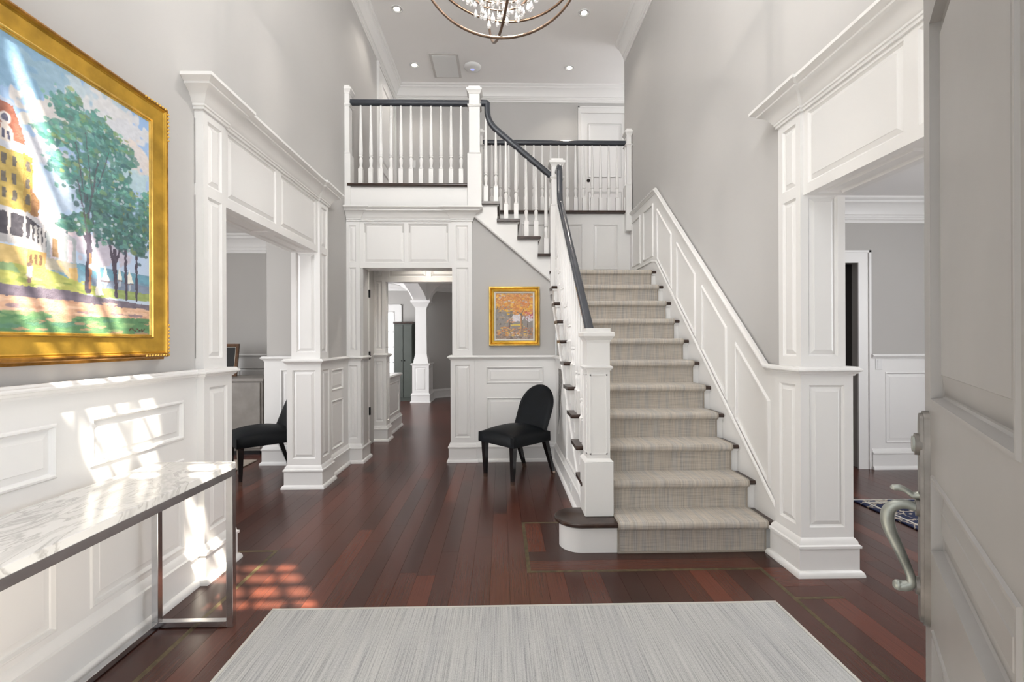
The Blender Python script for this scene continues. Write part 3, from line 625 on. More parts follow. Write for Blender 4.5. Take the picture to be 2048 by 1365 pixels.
for x in (-.30,0,.30): G().box(x-.02,x+.02,-.03,.0,.15,2.0).build('muntin', 'trim', w4)
casing(w4, Face((0,0,0),(1,0,0),(0,-1,0)), -.32, .32, 0, 2.02, .16)
# ------------------------------------------------------------------ staircase
st = empty('staircase', (1.1, 2.9, 0)); tag(st, 'white staircase with dark wood treads turning left at a landing', 'staircase')
def SB(g, name, material, smooth=0.0, parent=None, **kw):
    o = g.build(name, material, st if parent is None else parent, smooth, **kw); o.matrix_parent_inverse = Matrix.Translation((-1.1, -2.9, 0)); return o
XT0, XT1, TH = 0.525, SX - .008, 0.028
nose = lambda y, z, d: [(y+d, z-TH), (y+.010, z-TH), (y+.003, z-TH+.006), (y, z-TH/2), (y+.003, z-.006), (y+.010, z), (y+d, z)]
tm = G().px(nose(0, 0, G_+.035), XT0, XT1).mesh('tread', M['tread'], 0.6)
rm = G().box(.601, XT1, 0, .02, 0, R_-TH).mesh('riser', M['trim'])
cm = G().box(.535, XT1, -.012, 0, R_-TH-.018, R_-TH).mesh('cove', M['trim'])
for k in range(2, 12):
    o = put('tread', tm, st, (0-1.1, N1+(k-1)*G_-2.9, k*R_))
    o = put('riser', rm, st, (0-1.1, R1+(k-1)*G_-2.9, (k-1)*R_)); put('cove_moulding', cm, st, (0-1.1, R1+(k-1)*G_-2.9, (k-1)*R_))
# first step with its rounded end
def bull(x0, yf, yb, r, x1, rb):
    P = [(x1, yb), (x1, yf)]
    for i in range(0, 13): a = -pi/2 - pi/2*i/12; P.append((x0+r+r*math.cos(a), yf+r+r*math.sin(a)))
    for i in range(0, 9): a = pi - pi/2*i/8; P.append((x0+rb+rb*math.cos(a), yb-rb+rb*math.sin(a)))
    return P
g = G(); o0 = bull(.345, N1+.006, 3.17, .15, XT1, .14); o1 = bull(.337, N1, 3.178, .155, XT1, .145)
n = len(o0); vs = [(x,y,R_-TH) for x,y in o0] + [(x,y,R_-TH+.007) for x,y in o1] + [(x,y,R_-.007) for x,y in o1] + [(x,y,R_) for x,y in o0]
fs = [tuple(range(n)), tuple(range(3*n,4*n))] + [(q*n+i, q*n+(i+1)%n, (q+1)*n+(i+1)%n, (q+1)*n+i) for q in range(3) for i in range(n)]
g.add(vs, fs); SB(g, 'tread', 'tread', 0.7, label='dark wood bullnose step')
SB(G().pz(bull(.368, R1, 3.155, .135, XT1, .125), 0, R_-TH), 'riser', 'trim', 0.6)
# stringer with sawtooth top, wall under the flight
saw = []
for k in range(2, 12):
    y = R1 + (k-1)*G_; saw += [(y, (k-1)*R_-TH), (y, k*R_-TH)]
saw += [(5.13, 11*R_-TH)]
low_line = lambda y: max(0.0, nl(y) - .36)
poly = saw + [(5.13, low_line(5.13)), (R1+G_, low_line(R1+G_))]
SB(G().px(poly, .557, .60), 'stringer', 'trim')
SB(G().sweep([(.557, R1+G_+.1, low_line(R1+G_+.1)), (.557, 5.12, low_line(5.12))], [(0,0),(0,.008),(.012,.012),(.020,.006),(.022,0)], (-1,0,0)), 'stringer_moulding', 'trim')
# scroll brackets under each tread end
br = G().px([(0,0),(.16,0),(.15,-.03),(.10,-.045),(.06,-.09),(.02,-.11),(0,-.11)], -.006, 0).mesh('bracket', M['trim'])
for k in range(2, 11): put('bracket', br, st, (.557-1.1, R1+(k-1)*G_+.02-2.9, k*R_-TH-.002))
under = [(3.0,0),(3.0,nl(3.0)-.26),(5.20,nl(5.20)-.26),(5.20,0)]
uw = SB(G().px(under, .605, .66), 'under_stair_wall', 'wall')
wy = N1 + (RAIL_Z+.03 - R_ + .30) * G_/R_
wa = SB(G().px([(3.02,0),(3.02,nl(3.02)-.25),(wy-.1,RAIL_Z+.02),(5.19,RAIL_Z+.02),(5.19,0)], .595, .605), 'wainscot', 'trim')
SB(G().sweep([(.595,5.19,RAIL_Z),(.595,wy-.12,RAIL_Z)], RAILP), 'chair_rail', 'trim', 0.6)
SB(G().sweep([(.595,5.19,0),(.595,3.12,0)], BASE), 'baseboard', 'trim', 0.6)
SB(G().sweep([(.595,a,b) for a,b in [(3.45,.25),(3.45,.30),(4.27,.70),(4.27,.25)]], FR, (-1,0,0), closed=True), 'panel_moulding', 'trim', 0.6)
SB(G().px([(4.50,1.03),(4.86,1.03),(4.86,.40)], .588, .596), 'niche', 'stone', label='grey mottled wedge-shaped niche')
SB(G().sweep([(.596,a,b) for a,b in [(4.86,.40),(4.50,1.03),(4.86,1.03)]], [(0,0),(0,.010),(.012,.010),(.012,0)], (-1,0,0), closed=True), 'niche_trim', 'trim')
# landing
SB(G().box(.562, SX-.01, 5.13, 6.19, 11*R_-.12, 11*R_-.001), 'landing', 'tread')
SB(G().box(.562, .60, 5.13, 6.19, 11*R_-.28, 11*R_-.12).box(.562,1.69,5.13,5.16,11*R_-.28,11*R_-.12), 'landing_fascia', 'trim')
# upper flight towards the balcony
FY = 5.155
nx = lambda k: -.009 + .2213 * (15 - k)
t2m = G().py([(b_, c_) for b_, c_ in [(-.2563,-TH),(-.010,-TH),(-.003,-TH+.006),(0,-TH/2),(-.003,-.006),(-.010,0),(-.2563,0)]], 5.108, 6.19).mesh('tread', M['tread'], 0.6)
r2m = G().box(-.02, 0, FY+.046, 6.19, 0, R_-TH).mesh('riser', M['trim'])
for k in range(12, 16):
    put('tread', t2m, st, (nx(k)-1.1, -2.9, k*R_)); put('riser', r2m, st, (nx(k)-.03-1.1, -2.9, (k-1)*R_))
put('riser', r2m, st, (nx(16)-.03-1.1, -2.9, 15*R_))
poly = [(.60, 11*R_-TH)]
for k in range(12, 17):
    x = nx(k) - .03; poly += [(x, (k-1)*R_-TH if k > 12 else 11*R_-TH), (x, k*R_-TH)]
poly += [(-.31, 16*R_-TH), (-.31, string2(-.31)), (.60, string2(.60))]
SB(G().py(poly, FY, FY+.045), 'stringer', 'trim')
SB(G().sweep([(.60,FY,string2(.60)),(-.30,FY,string2(-.30))], [(0,0),(0,.008),(-.010,.014),(-.020,.006),(-.022,0)], (0,-1,0)), 'stringer_moulding', 'trim')
for k in range(12, 16): SB(G().py([(nx(k)-.03,k*R_-TH),(nx(k)-.012,k*R_-TH),(nx(k)-.03,k*R_-TH-.018)], FY-.012, FY+.03), 'cove_moulding', 'trim')
SB(G().py([(-.3,2.02),(.6,1.98),(.6,string2(.6)+.02),(-.3,string2(-.3)+.02)], 6.12, 6.18), 'inner_panel', 'plaster')

# stair runner
path = []
T = .012
for k in range(1, 12):
    y, n_ = R1+(k-1)*G_, N1+(k-1)*G_
    path += [(y-T-.002, (k-1)*R_+(T if k > 1 else 0.001)), (y-T-.002, k*R_-TH-.022), (y-T-.010, k*R_-TH-.012), (n_-.008, k*R_-TH-.008), (n_-.014, k*R_-TH+.004), (n_-.014, k*R_-.006), (n_-.008, k*R_+.006), (n_+.004, k*R_+T)]
path += [(6.15, 11*R_+T)]
def ribbon(path, x0, x1, t):
    P = [Vector((0, a, b)) for a, b in path]; g = G(); vs, fs = [], []; n = len(P)
    for i in range(n):
        d0 = (P[i]-P[max(i-1,0)]); d1 = (P[min(i+1,n-1)]-P[i]); d = (d0.normalized()+d1.normalized()).normalized() if d0.length > 0 and d1.length > 0 else (d0+d1).normalized()
        q = P[i] + Vector((0, d.z, -d.y)) * t
        vs += [(x0, P[i].y, P[i].z), (x1, P[i].y, P[i].z), (x1, q.y, q.z), (x0, q.y, q.z)]
    for i in range(n-1):
        for q in range(4): fs.append((i*4+q, i*4+(q+1)%4, (i+1)*4+(q+1)%4, (i+1)*4+q))
    fs += [(0,1,2,3), tuple((n-1)*4+q for q in range(4))]
    return g.add(vs, fs)
ru = ribbon(path, .722, 1.622, .011).build('carpet_runner', 'runner', smooth=0.9); tag(ru, 'beige plaid woven carpet runner covering the stair treads', 'carpet runner')
for x0, x1 in ((.710,.7225),(1.6215,1.634)): ribbon(path, x0, x1, .0112).build('binding', 'runner_edge', ru, smooth=0.9)
G().box(.71, 1.634, R1-T-.004, R1-T-.001, .001, .014).build('binding', 'runner_edge', ru)

# ------------------------------------------------------------------ railings
_bal = {}
def baluster_mesh(L_):
    key = round(L_, 3)
    if key in _bal: return _bal[key]
    b = .0235; blk = min(.175, L_*.25); g = G()
    g.box(-b, b, -b, b, 0, blk)
    u = blk; top = L_
    prof = [(b*1.25,u),(b*.85,u+.012),(b*.62,u+.03),(b*.72,u+.05),(b*.92,u+.085),(b*.90,u+.105),(b*.62,u+.118),(b*.60,u+.124),(b*.95,u+.130),(b*.95,u+.140),(b*.70,u+.146),(b*.92,u+.16),(b*.90,u+.22),(b*.42,top),]
    g.lathe(prof, n=10); me = g.mesh('baluster', M['trim'], 0.7); _bal[key] = me; return me
def newel(parent, cx, cy, z0, z1, base=.154, shaft=.118, base_top=None, name='newel_post', half=None, collar=True, drop=False, panelled=False):
    g = G(); h, s_ = base/2, shaft/2
    x0, x1 = cx-h, cx+h; sx0, sx1 = cx-s_, cx+s_
    if half == '+': x0, sx0 = cx, cx       # half post against a wall on its left
    if half == '-': x1, sx1 = cx, cx
    y0, y1, sy0, sy1 = cy-h, cy+h, cy-s_, cy+s_
    bt = base_top
    g.cbox(x0, x1, y0, y1, z0, bt, .004)
    g.add([(x0,y0,bt),(x1,y0,bt),(x1,y1,bt),(x0,y1,bt),(sx0,sy0,bt+.02),(sx1,sy0,bt+.02),(sx1,sy1,bt+.02),(sx0,sy1,bt+.02)], [(0,1,5,4),(1,2,6,5),(2,3,7,6),(3,0,4,7)])
    g.box(sx0, sx1, sy0, sy1, bt, z1-.02)
    if panelled:
        for F, w in (FACES['-y']((sx0,sx1,sy0,sy1)), FACES['-x']((sx0,sx1,sy0,sy1)), FACES['+x']((sx0,sx1,sy0,sy1))):
            a0, a1, b0, b1 = .022, w-.022, bt+.05, panelled-.03
            for q in (((a0,b0),(a0,b1)),((a1,b0),(a1,b1)),((a0,b0),(a1,b0)),((a0,b1),(a1,b1))):
                (p0, q0), (p1, q1) = q; e = .004
                g.add([F(p0-e,q0-e,.0),F(p1+e,q0-e,.0) if p0!=p1 else F(p0+e,q0-e,0),F(p1+e,q1+e,.0),F(p0-e,q1+e,.0) if p0==p1 else F(p0-e,q1+e,0),
                       F(p0-e,q0-e,.004),F(p1+e,q0-e,.004),F(p1+e,q1+e,.004),F(p0-e,q1+e,.004)], [(4,5,6,7),(0,1,5,4),(1,2,6,5),(2,3,7,6),(3,0,4,7)])
    o = g.build(name, 'trim', parent)
    P = rect_path(sx0, sx1, sy0, sy1)
    capb = z1 - .085
    G().sweep(P, shift([(0,0),(.006,0),(.006,.008),(.012,.014),(.020,.030),(.026,.034),(.026,.056),(.020,.060),(0,.064)], capb), closed=True).box(sx0-.004, sx1+.004, sy0-.004, sy1+.004, capb+.05, z1).build('cap', 'trim', o, smooth=0.6)
    cz_ = capb - .14
    if panelled: cz_ = panelled
    if collar: G().sweep(P, shift([(0,0),(.008,.0),(.008,.008),(.016,.014),(.018,.022),(.010,.028),(0,.032)], cz_), closed=True).build('collar', 'trim', o, smooth=0.6)
    return o
HR = [(-.030,-.012),(-.030,.006),(-.022,.010),(-.026,.022),(-.020,.034),(0,.040),(.020,.034),(.026,.022),(.022,.010),(.030,.006),(.030,-.012),(.012,-.026),(-.012,-.026)]
def rail_prof(flip=False): return [(b, a) for a, b in HR]      # (in-plane perpendicular = up, along normal = width)
BX = 0.615
rs = empty('stair_railing', (BX, 3.085, 0)); tag(rs, 'stair balustrade with slate handrail, white spindles and panelled newels along both flights', 'railing')
def RB(o, parent, loc): o.matrix_parent_inverse = Matrix.Translation([-q for q in loc]); return o
loc = (BX, 3.085, 0)
o = newel(rs, .620, 3.085, R_, 1.388, .184, .147, .535, collar=True, panelled=1.118); RB(o, rs, loc)
o = newel(rs, .610, 5.170, 1.815, 3.29, .150, .120, 2.78); RB(o, rs, loc)
# handrail of the lower flight with its gooseneck
zr = lambda y: 1.404 - .04 + .8466 * (y - 3.26)
P = [(BX, 3.15, zr(3.15)), (BX, 4.80, zr(4.80))]
y1, z1_ = 4.80, zr(4.80)
for i in range(1, 7): a = i/6; P.append((BX, y1 + .13*math.sin(a*pi/2)*1.0, z1_ + .11*a + .10*(1-math.cos(a*pi/2))))
ye, ze = P[-1][1], P[-1][2]
P.append((BX, ye+.004, 3.07))
for i in range(1, 7): a = i/6*pi/2; P.append((BX, ye+.004+.07*(1-math.cos(a)), 3.07+.07*math.sin(a)))
P.append((BX, 5.115, 3.14))
RB(G().sweep(P, [(a*-1, b) for a, b in rail_prof()], (1,0,0)).build('handrail', 'rail', rs, smooth=0.7), rs, loc)
# spindles of the lower flight, two to a tread
for k in range(2, 11):
    for f in (.055, .166):
        y = N1 + (k-1)*G_ + f
        if y < 3.20: continue
        L_ = zr(y) - .035 - k*R_
        put('baluster', baluster_mesh(L_), rs, (.600-BX, y-3.085, k*R_))
# upper flight
RY = 5.172
zx = lambda x: 3.18 - .04 + (.514 - x) * .8466
P = [(-.215, RY, 3.905)]
P += [(-.158, RY, 3.905), (-.150, RY, 3.897), (-.148, RY, 3.80)]
cx_, cz2 = -.04, zx(-.04)
for i in range(1, 7):
    t = i/6; bx = (1-t)**2*-.148 + 2*(1-t)*t*-.138 + t*t*cx_; bz = (1-t)**2*3.80 + 2*(1-t)*t*(zx(-.138)+.0) + t*t*cz2; P.append((bx, RY, bz))
P += [(.56, RY, zx(.56))]
RB(G().sweep(P, [(a*-1, b) for a, b in rail_prof()], (0,-1,0)).build('handrail', 'rail', rs, smooth=0.7), rs, loc)
for k, xs in ((15,(-.160,-.052)), (14,(.057,.167)), (13,(.278,.385)), (12,(.494,))):
    for x in xs:
        zt = zx(x)-.03 if x > -.1 else (zx(-.10)+.10 if x < -.13 else zx(x))
        put('baluster', baluster_mesh(zt - k*R_), rs, (x-BX, 5.172-3.085, k*R_))
# balcony
br_ = empty('balcony_railing', (-.9, 5.17, UP)); tag(br_, 'level balcony balustrade with slate handrail above the passage doorway', 'railing'); loc = (-.9, 5.17, UP)
RB(newel(br_, -.282, 5.175, 2.765, 4.07, .154, .116, 3.335), br_, loc); RB(newel(br_, LX, 5.175, 2.765, 4.07, .130, .10, 3.335, half='+'), br_, loc)
RB(G().sweep([(LX+.05,5.172,3.90),(-.34,5.172,3.90)], [(-a, b) for a, b in rail_prof()], (0,-1,0)).build('handrail', 'rail', br_, smooth=0.7), br_, loc)
for i in range(11): put('baluster', baluster_mesh(.872), br_, (-1.515+.1085*i+.9, .002, 0))
# rear hall
hr_ = empty('hall_railing', (.7, 6.18, UP)); tag(hr_, 'level balustrade at the back of the landing guarding the upper hall', 'railing'); loc = (.7, 6.18, UP)
RB(newel(hr_, -.285, 6.20, UP-.1, 4.07, .13, .105, 3.335), hr_, loc); RB(newel(hr_, SX+.004, 6.17, 2.74, 4.07, .15, .12, 3.335, half='-'), hr_, loc)
RB(G().sweep([(-.24,6.18,3.90),(SX-.05,6.18,3.90)], [(-a, b) for a, b in rail_prof()], (0,-1,0)).build('handrail', 'rail', hr_, smooth=0.7), hr_, loc)
for i in range(17): put('baluster', baluster_mesh(.872), hr_, (-.115+.1095*i-.7, 0, 0))
# ------------------------------------------------------------------ entry rug
rug = G().cbox(-1.10, 1.345, .62, 2.31, 0.0005, .011, .003).build('entry_rug', 'rug'); tag(rug, 'large pale grey heathered rug inside the front door', 'rug')
for a in ((-1.112,1.357,2.306,2.320),(-1.112,1.357,.610,.624)): G().box(a[0],a[1],a[2],a[3],.0005,.012).build('binding', 'rug_edge', rug)
for a in ((-1.112,-1.098),(1.343,1.357)): G().box(a[0],a[1],.62,2.31,.0005,.012).build('binding', 'rug_edge', rug)

# ------------------------------------------------------------------ console table
ct = empty('console_table', (-1.41, 1.42, 0)); tag(ct, 'console table with white marble top on a slim steel frame', 'table')
x0, x1, y0, y1, b_ = -.185, .180, -.80, .80, .030
G().cbox(x0, x1, y0, y1, .722, .752, .002).build('marble_top', 'marble', ct)
g = G(); g.box(x0, x1, y1-b_, y1, .692, .722); g.box(x0, x1, y0, y0+b_, .692, .722); g.box(x1-b_, x1, y0+b_, y1-b_, .692, .722); g.box(x0, x0+b_, y0+b_, y1-b_, .692, .722); g.build('apron_frame', 'chrome', ct)
for xx in (x0, x1-b_):
    for yy in (y0, y1-b_): G().cbox(xx, xx+b_, yy, yy+b_, 0.0, .692, .0015).build('leg', 'chrome', ct)
for yy in (y0, y1-b_): G().cbox(x0+b_, x1-b_, yy, yy+b_, 0.004, .030, .0015).build('foot_bar', 'chrome', ct)
G().cbox(x0, x0+b_, y0+b_, y1-b_, .004, .030, .0015).build('foot_bar', 'chrome', ct)

# ------------------------------------------------------------------ paintings
def s2l(a): a = np.asarray(a, float) / 255.0; return np.where(a <= .04045, a/12.92, ((a+.055)/1.055)**2.4)
def smooth_noise(h, w, cells, seed):
    r = np.random.default_rng(seed); ny, nx_ = max(2, int(cells[0])), max(2, int(cells[1]))
    a = r.random((ny+1, nx_+1)); yy = np.linspace(0, ny-1e-6, h); xx = np.linspace(0, nx_-1e-6, w)
    yi, xi = yy.astype(int), xx.astype(int); fy, fx = (yy-yi)[:, None], (xx-xi)[None]; fy, fx = fy*fy*(3-2*fy), fx*fx*(3-2*fx)
    return (a[yi][:, xi]*(1-fx)+a[yi][:, xi+1]*fx)*(1-fy) + (a[yi+1][:, xi]*(1-fx)+a[yi+1][:, xi+1]*fx)*fy
class Art:
    def __init__(s, w, h, wu, hu, seed=1):
        s.w, s.h = w, h; s.U, s.V = np.meshgrid(np.linspace(0, wu, w), np.linspace(0, hu, h)); s.img = np.zeros((h, w, 3)); s.seed = seed
        k = .0028
        s.u = s.U + k*(smooth_noise(h, w, (h/4, w/4), seed)-.5)*1.6; s.v = s.V + k*(smooth_noise(h, w, (h/4, w/4), seed+1)-.5)*1.6
    def blend(s, mask, c, a=1.0, jit=10):
        s.seed += 1; n = (smooth_noise(s.h, s.w, (s.h/3, s.w/5), s.seed)-.5)[..., None]*jit*2
        m_ = (mask*a)[..., None]; s.img = s.img*(1-m_) + (np.array(c, float)+n)*m_
    def poly(s, pts, c, a=1.0, jit=10):
        m_ = np.zeros(s.u.shape, bool); n = len(pts)
        for i in range(n):
            (xa, ya), (xb, yb) = pts[i], pts[(i+1) % n]
            if ya == yb: continue
            cr_ = (ya > s.v) != (yb > s.v); m_ ^= cr_ & (s.u < (xb-xa)*(s.v-ya)/(yb-ya)+xa)
        s.blend(m_.astype(float), c, a, jit)
    def blob(s, x, y, rx, ry, c, a=1.0, ragged=.5, jit=16):
        if not hasattr(s, 'N1'): s.N1 = smooth_noise(s.h*2, s.w*2, (s.h*2/7, s.w*2/7), 901)-.5; s.N2 = smooth_noise(s.h*2, s.w*2, (s.h*2/3, s.w*2/5), 902)-.5; s.r = np.random.default_rng(s.seed)
        m_ = 1.0 + ragged; wu, hu = s.U[0, -1], s.V[-1, 0]
        i0, i1 = [int(np.clip(q, 0, s.w)) for q in ((x-rx*m_-.01)/wu*s.w, (x+rx*m_+.01)/wu*s.w+1)]; j0, j1 = [int(np.clip(q, 0, s.h)) for q in ((y-ry*m_-.01)/hu*s.h, (y+ry*m_+.01)/hu*s.h+1)]
        if i1 <= i0 or j1 <= j0: return
        oy, ox = s.r.integers(0, s.h), s.r.integers(0, s.w); w_, h_ = i1-i0, j1-j0
        n = s.N1[oy:oy+h_, ox:ox+w_]; n2 = s.N2[oy:oy+h_, ox:ox+w_][..., None]*jit*2
        d = ((s.u[j0:j1, i0:i1]-x)/rx)**2 + ((s.v[j0:j1, i0:i1]-y)/ry)**2 + n*ragged*2
        k = (np.clip((1-d)*4, 0, 1)*a)[..., None]; s.img[j0:j1, i0:i1] = s.img[j0:j1, i0:i1]*(1-k) + (np.array(c, float)+n2)*k
    def line(s, x0, y0, x1, y1, r, c, a=1.0):
        dx, dy = x1-x0, y1-y0; t = np.clip(((s.u-x0)*dx+(s.v-y0)*dy)/(dx*dx+dy*dy), 0, 1)
        d = np.hypot(s.u-x0-t*dx, s.v-y0-t*dy); s.blend((d < r).astype(float), c, a, 8)
    def daubs(s, n, x0, x1, y0, y1, cols, r0, r1, ar=1.8, a=.85):
        r = np.random.default_rng(s.seed+77)
        for _ in range(n):
            x, y = r.uniform(x0, x1), r.uniform(y0, y1); rad = r.uniform(r0, r1); c = cols[r.integers(len(cols))]
            s.blob(x, y, rad*ar, rad, c, a, .35, 10)
    def object(s, name, parent, F, w, h, material):
        n = s.w*s.h; X = np.linspace(0, w, s.w); Z = np.linspace(0, h, s.h)
        o_, u_, n_ = np.array(F.o), np.array(F.u), np.array(F.n)
        XX, ZZ = np.meshgrid(X, Z); co = o_ + XX[..., None]*u_ + ZZ[..., None]*np.array([0, 0, 1.0])
        i = np.arange(n).reshape(s.h, s.w); q = np.stack([i[:-1,:-1], i[:-1,1:], i[1:,1:], i[1:,:-1]], -1).reshape(-1, 4)
        me = bpy.data.meshes.new(name); me.vertices.add(n); me.vertices.foreach_set('co', co.reshape(-1))
        me.loops.add(len(q)*4); me.loops.foreach_set('vertex_index', q.reshape(-1).astype(np.int32)); me.polygons.add(len(q))
        me.polygons.foreach_set('loop_start', np.arange(0, len(q)*4, 4, dtype=np.int32)); me.update(calc_edges=True); me.validate()
        at = me.color_attributes.new('paint', 'FLOAT_COLOR', 'POINT'); c = np.ones((n, 4)); im = s.img.mean(-1, keepdims=True) + .82*(s.img - s.img.mean(-1, keepdims=True)); c[:, :3] = s2l(np.clip(im, 0, 255)).reshape(-1, 3); at.data.foreach_set('color', c.reshape(-1))
        me.materials.append(material); return put(name, me, parent)
def paint_material(name, rough):
    m = mat(name, (.5,.5,.5), rough, bump=0.25, bscale=160); nt, N, L, b = nodes(m); a = N.new('ShaderNodeVertexColor'); a.layer_name = 'paint'; L.new(a.outputs[0], b.inputs['Base Color']); return m
def frame_ring(F, a0, a1, b0, b1, prof, name, material, parent, smooth=0.5):
    g = G(); vs, fs = [], []; k = len(prof)
    for o, c in prof: vs += [F(a0+o,b0+o,c), F(a1-o,b0+o,c), F(a1-o,b1-o,c), F(a0+o,b1-o,c)]
    for i in range(k-1):
        for q in range(4): fs.append((i*4+q, i*4+(q+1)%4, (i+1)*4+(q+1)%4, (i+1)*4+q))
    return g.add(vs, fs).build(name, material, parent, smooth)

# large landscape on the left wall: hotel, shade trees, lawn and sailing boats
lp = empty('landscape_painting', (LX, 1.515, 1.25)); tag(lp, 'large landscape painting of hotel, trees and sailboats in a wide gold frame', 'painting')
FY0, FY1, FZ0, FZ1 = .68, 2.35, 1.235, 2.44
Fq2 = Face((0, -1.515, -1.25), (0,1,0), (1,0,0))
frame_ring(Fq2, FY0, FY1, FZ0, FZ1, [(-.012,0.002),(-.012,.020),(0,.024),(0,.050),(.004,.056),(.012,.060),(.018,.056)], 'frame_rim', 'gold_dark', lp)
frame_ring(Fq2, FY0, FY1, FZ0, FZ1, [(.018,.056),(.022,.050),(.026,.052),(.030,.048),(.088,.036),(.092,.038),(.096,.034)], 'frame_cove', 'gold', lp)
frame_ring(Fq2, FY0, FY1, FZ0, FZ1, [(.088,.034),(.090,.046),(.095,.048),(.098,.041),(.102,.043),(.106,.040),(.108,.035)], 'frame_lip', 'gold_bright', lp)
# carved corner ornaments: small beads along the rim
bead = G().lathe([(.001,0),(.005,.002),(.0055,.005),(.003,.008),(.0005,.009)], n=8, axis='x').mesh('corner_bead', M['gold_bright'], 0.9)
for i in range(9):
    for (yy, zz) in ((FY1-.010-.018*i, FZ1-.010),(FY1-.010, FZ1-.010-.018*i),(FY1-.010-.018*i, FZ0+.010),(FY1-.010, FZ0+.010+.018*i)):
        if i == 0 and (yy, zz) in ((FY1-.010, FZ1-.010),): continue
        put('corner_bead', bead, lp, (.056, yy-1.515, zz-1.25))
A = Art(470, 324, 1.041, 1.0, 3)
A.img[:] = np.array((190,205,225)) + (np.clip(A.V, 0, 1)[..., None])*np.array((-50,-25,5))
for x, y, rx, ry, c in ((.62,.92,.20,.12,(126,172,206)),(.74,.93,.12,.07,(148,184,206)),(.86,.97,.12,.05,(186,204,214)),(.70,.80,.10,.06,(224,212,205)),(.90,.90,.14,.10,(216,214,216)),(.98,.80,.08,.07,(222,208,200)),(.95,.70,.10,.05,(176,206,214)),(.68,.66,.06,.05,(205,203,212)),(.70,.52,.10,.08,(172,192,218)),(.74,.40,.10,.04,(222,196,200)),(.66,.74,.05,.03,(232,220,206)),(.30,.80,.25,.10,(140,182,216)),(.2,.6,.2,.08,(224,214,208)),(.85,.35,.16,.06,(190,178,194))): A.blob(x, y, rx, ry, c, .85, .7, 8)
A.poly([(0,.27),(1.05,.274),(1.05,.16),(0,.18)], (108,150,176)); A.poly([(.77,.265),(1.05,.270),(1.05,.235),(.80,.238)], (96,160,186), .7); A.poly([(.80,.225),(1.05,.225),(1.05,.19),(.84,.182)], (128,134,160), .7)
# hotel
A.poly([(0,.36),(0,.79),(.10,.90),(.20,.79),(.40,.80),(.567,.78),(.601,.771),(.634,.641),(.644,.619),(.647,.41),(.6,.41)], (192,164,84))
A.poly([(.30,.63),(.33,.80),(.60,.772),(.636,.641)], (164,98,80)); A.poly([(.0,.66),(.02,.80),(.20,.80),(.24,.66)], (158,92,76)); A.poly([(.567,.782),(.604,.778),(.607,.764),(.567,.768)], (176,192,220))
A.poly([(.28,.645),(.636,.648),(.652,.614),(.28,.606)], (186,192,206)); A.poly([(.626,.622),(.650,.612),(.646,.41),(.626,.414)], (174,140,66)); A.poly([(.644,.508),(.666,.472),(.662,.408),(.644,.41)], (150,108,72))
A.blob(.584,.715,.016,.022,(214,208,206),1,.1); A.blob(.584,.715,.010,.014,(92,92,116),1,.1); A.poly([(.572,.69),(.586,.702),(.602,.682),(.602,.638),(.572,.636)], (206,196,190)); A.poly([(.576,.676),(.582,.676),(.582,.645),(.576,.645)], (86,88,116)); A.poly([(.588,.674),(.596,.674),(.596,.645),(.588,.645)], (86,88,116))
for x in (.575,.60,.632): 
    for y in (.56,.50,.445): A.poly([(x,y),(x+.010,y),(x+.010,y+.036),(x,y+.036)], (96,92,92), .9)
A.poly([(0,.408),(.637,.402),(.688,.367),(.688,.289),(.637,.301),(0,.297)], (74,72,82)); A.poly([(0,.421),(.637,.419),(.690,.385),(.690,.367),(.637,.402),(0,.405)], (182,180,186))
for x in (.45,.50,.55,.592,.628,.645,.657,.668,.679,.688): A.line(x,.297,x,.40 if x < .64 else .375,.0035,(196,192,192))
A.poly([(0,.33),(.637,.327),(.690,.308),(.690,.289),(.637,.298),(0,.291)], (188,186,188), .85); A.poly([(0,.291),(.637,.292),(.690,.289),(.686,.233),(0,.214)], (214,182,112)); A.poly([(.635,.29),(.690,.288),(.686,.233),(.633,.225)], (186,142,84), .9)
for x in (.645,.658,.670): A.line(x,.245,x,.272,.004,(120,92,66))
A.poly([(.688,.385),(.760,.372),(.768,.351),(.688,.367)], (170,174,184)); A.poly([(.688,.367),(.767,.351),(.769,.27),(.688,.27)], (196,184,196))
for x in (.690,.712,.738,.764): A.line(x,.225,x,.362,.005,(158,166,172))
A.poly([(.700,.35),(.716,.348),(.716,.28),(.700,.28)], (150,118,86)); A.poly([(.682,.272),(.772,.268),(.774,.224),(.682,.232)], (176,168,150)); A.line(.715,.265,.752,.215,.006,(210,186,140)); A.poly([(.748,.25),(.774,.25),(.776,.20),(.752,.205)], (206,168,104))
# lawn, path
A.poly([(0,.23),(.682,.232),(.806,.19),(.86,.160),(0,.12)], (176,182,92)); A.poly([(0,.23),(.60,.232),(.62,.205),(0,.20)], (118,160,126), .7); A.poly([(.82,.19),(1.05,.19),(1.05,.155),(.84,.15)], (150,170,96)); A.daubs(26,.55,.86,.15,.21,[(206,206,120),(140,160,80),(190,190,96)],.004,.010,3)
A.poly([(0,.155),(.74,.162),(.84,.150),(1.05,.135),(1.05,.05),(0,.09)], (116,106,122)); A.poly([(0,.125),(.76,.121),(1.05,.112),(1.05,.074),(.76,.064),(0,.072)], (220,170,136)); A.daubs(40,.5,1.04,.07,.125,[(236,196,164),(204,148,116),(226,180,150),(150,126,138)],.003,.008,5)
A.poly([(0,.078),(.76,.066),(1.05,.074),(1.05,-.01),(0,-.01)], (92,142,96)); A.daubs(60,.4,1.04,.0,.07,[(74,122,84),(112,158,104),(134,168,112),(196,150,118),(84,134,110)],.004,.010,4)
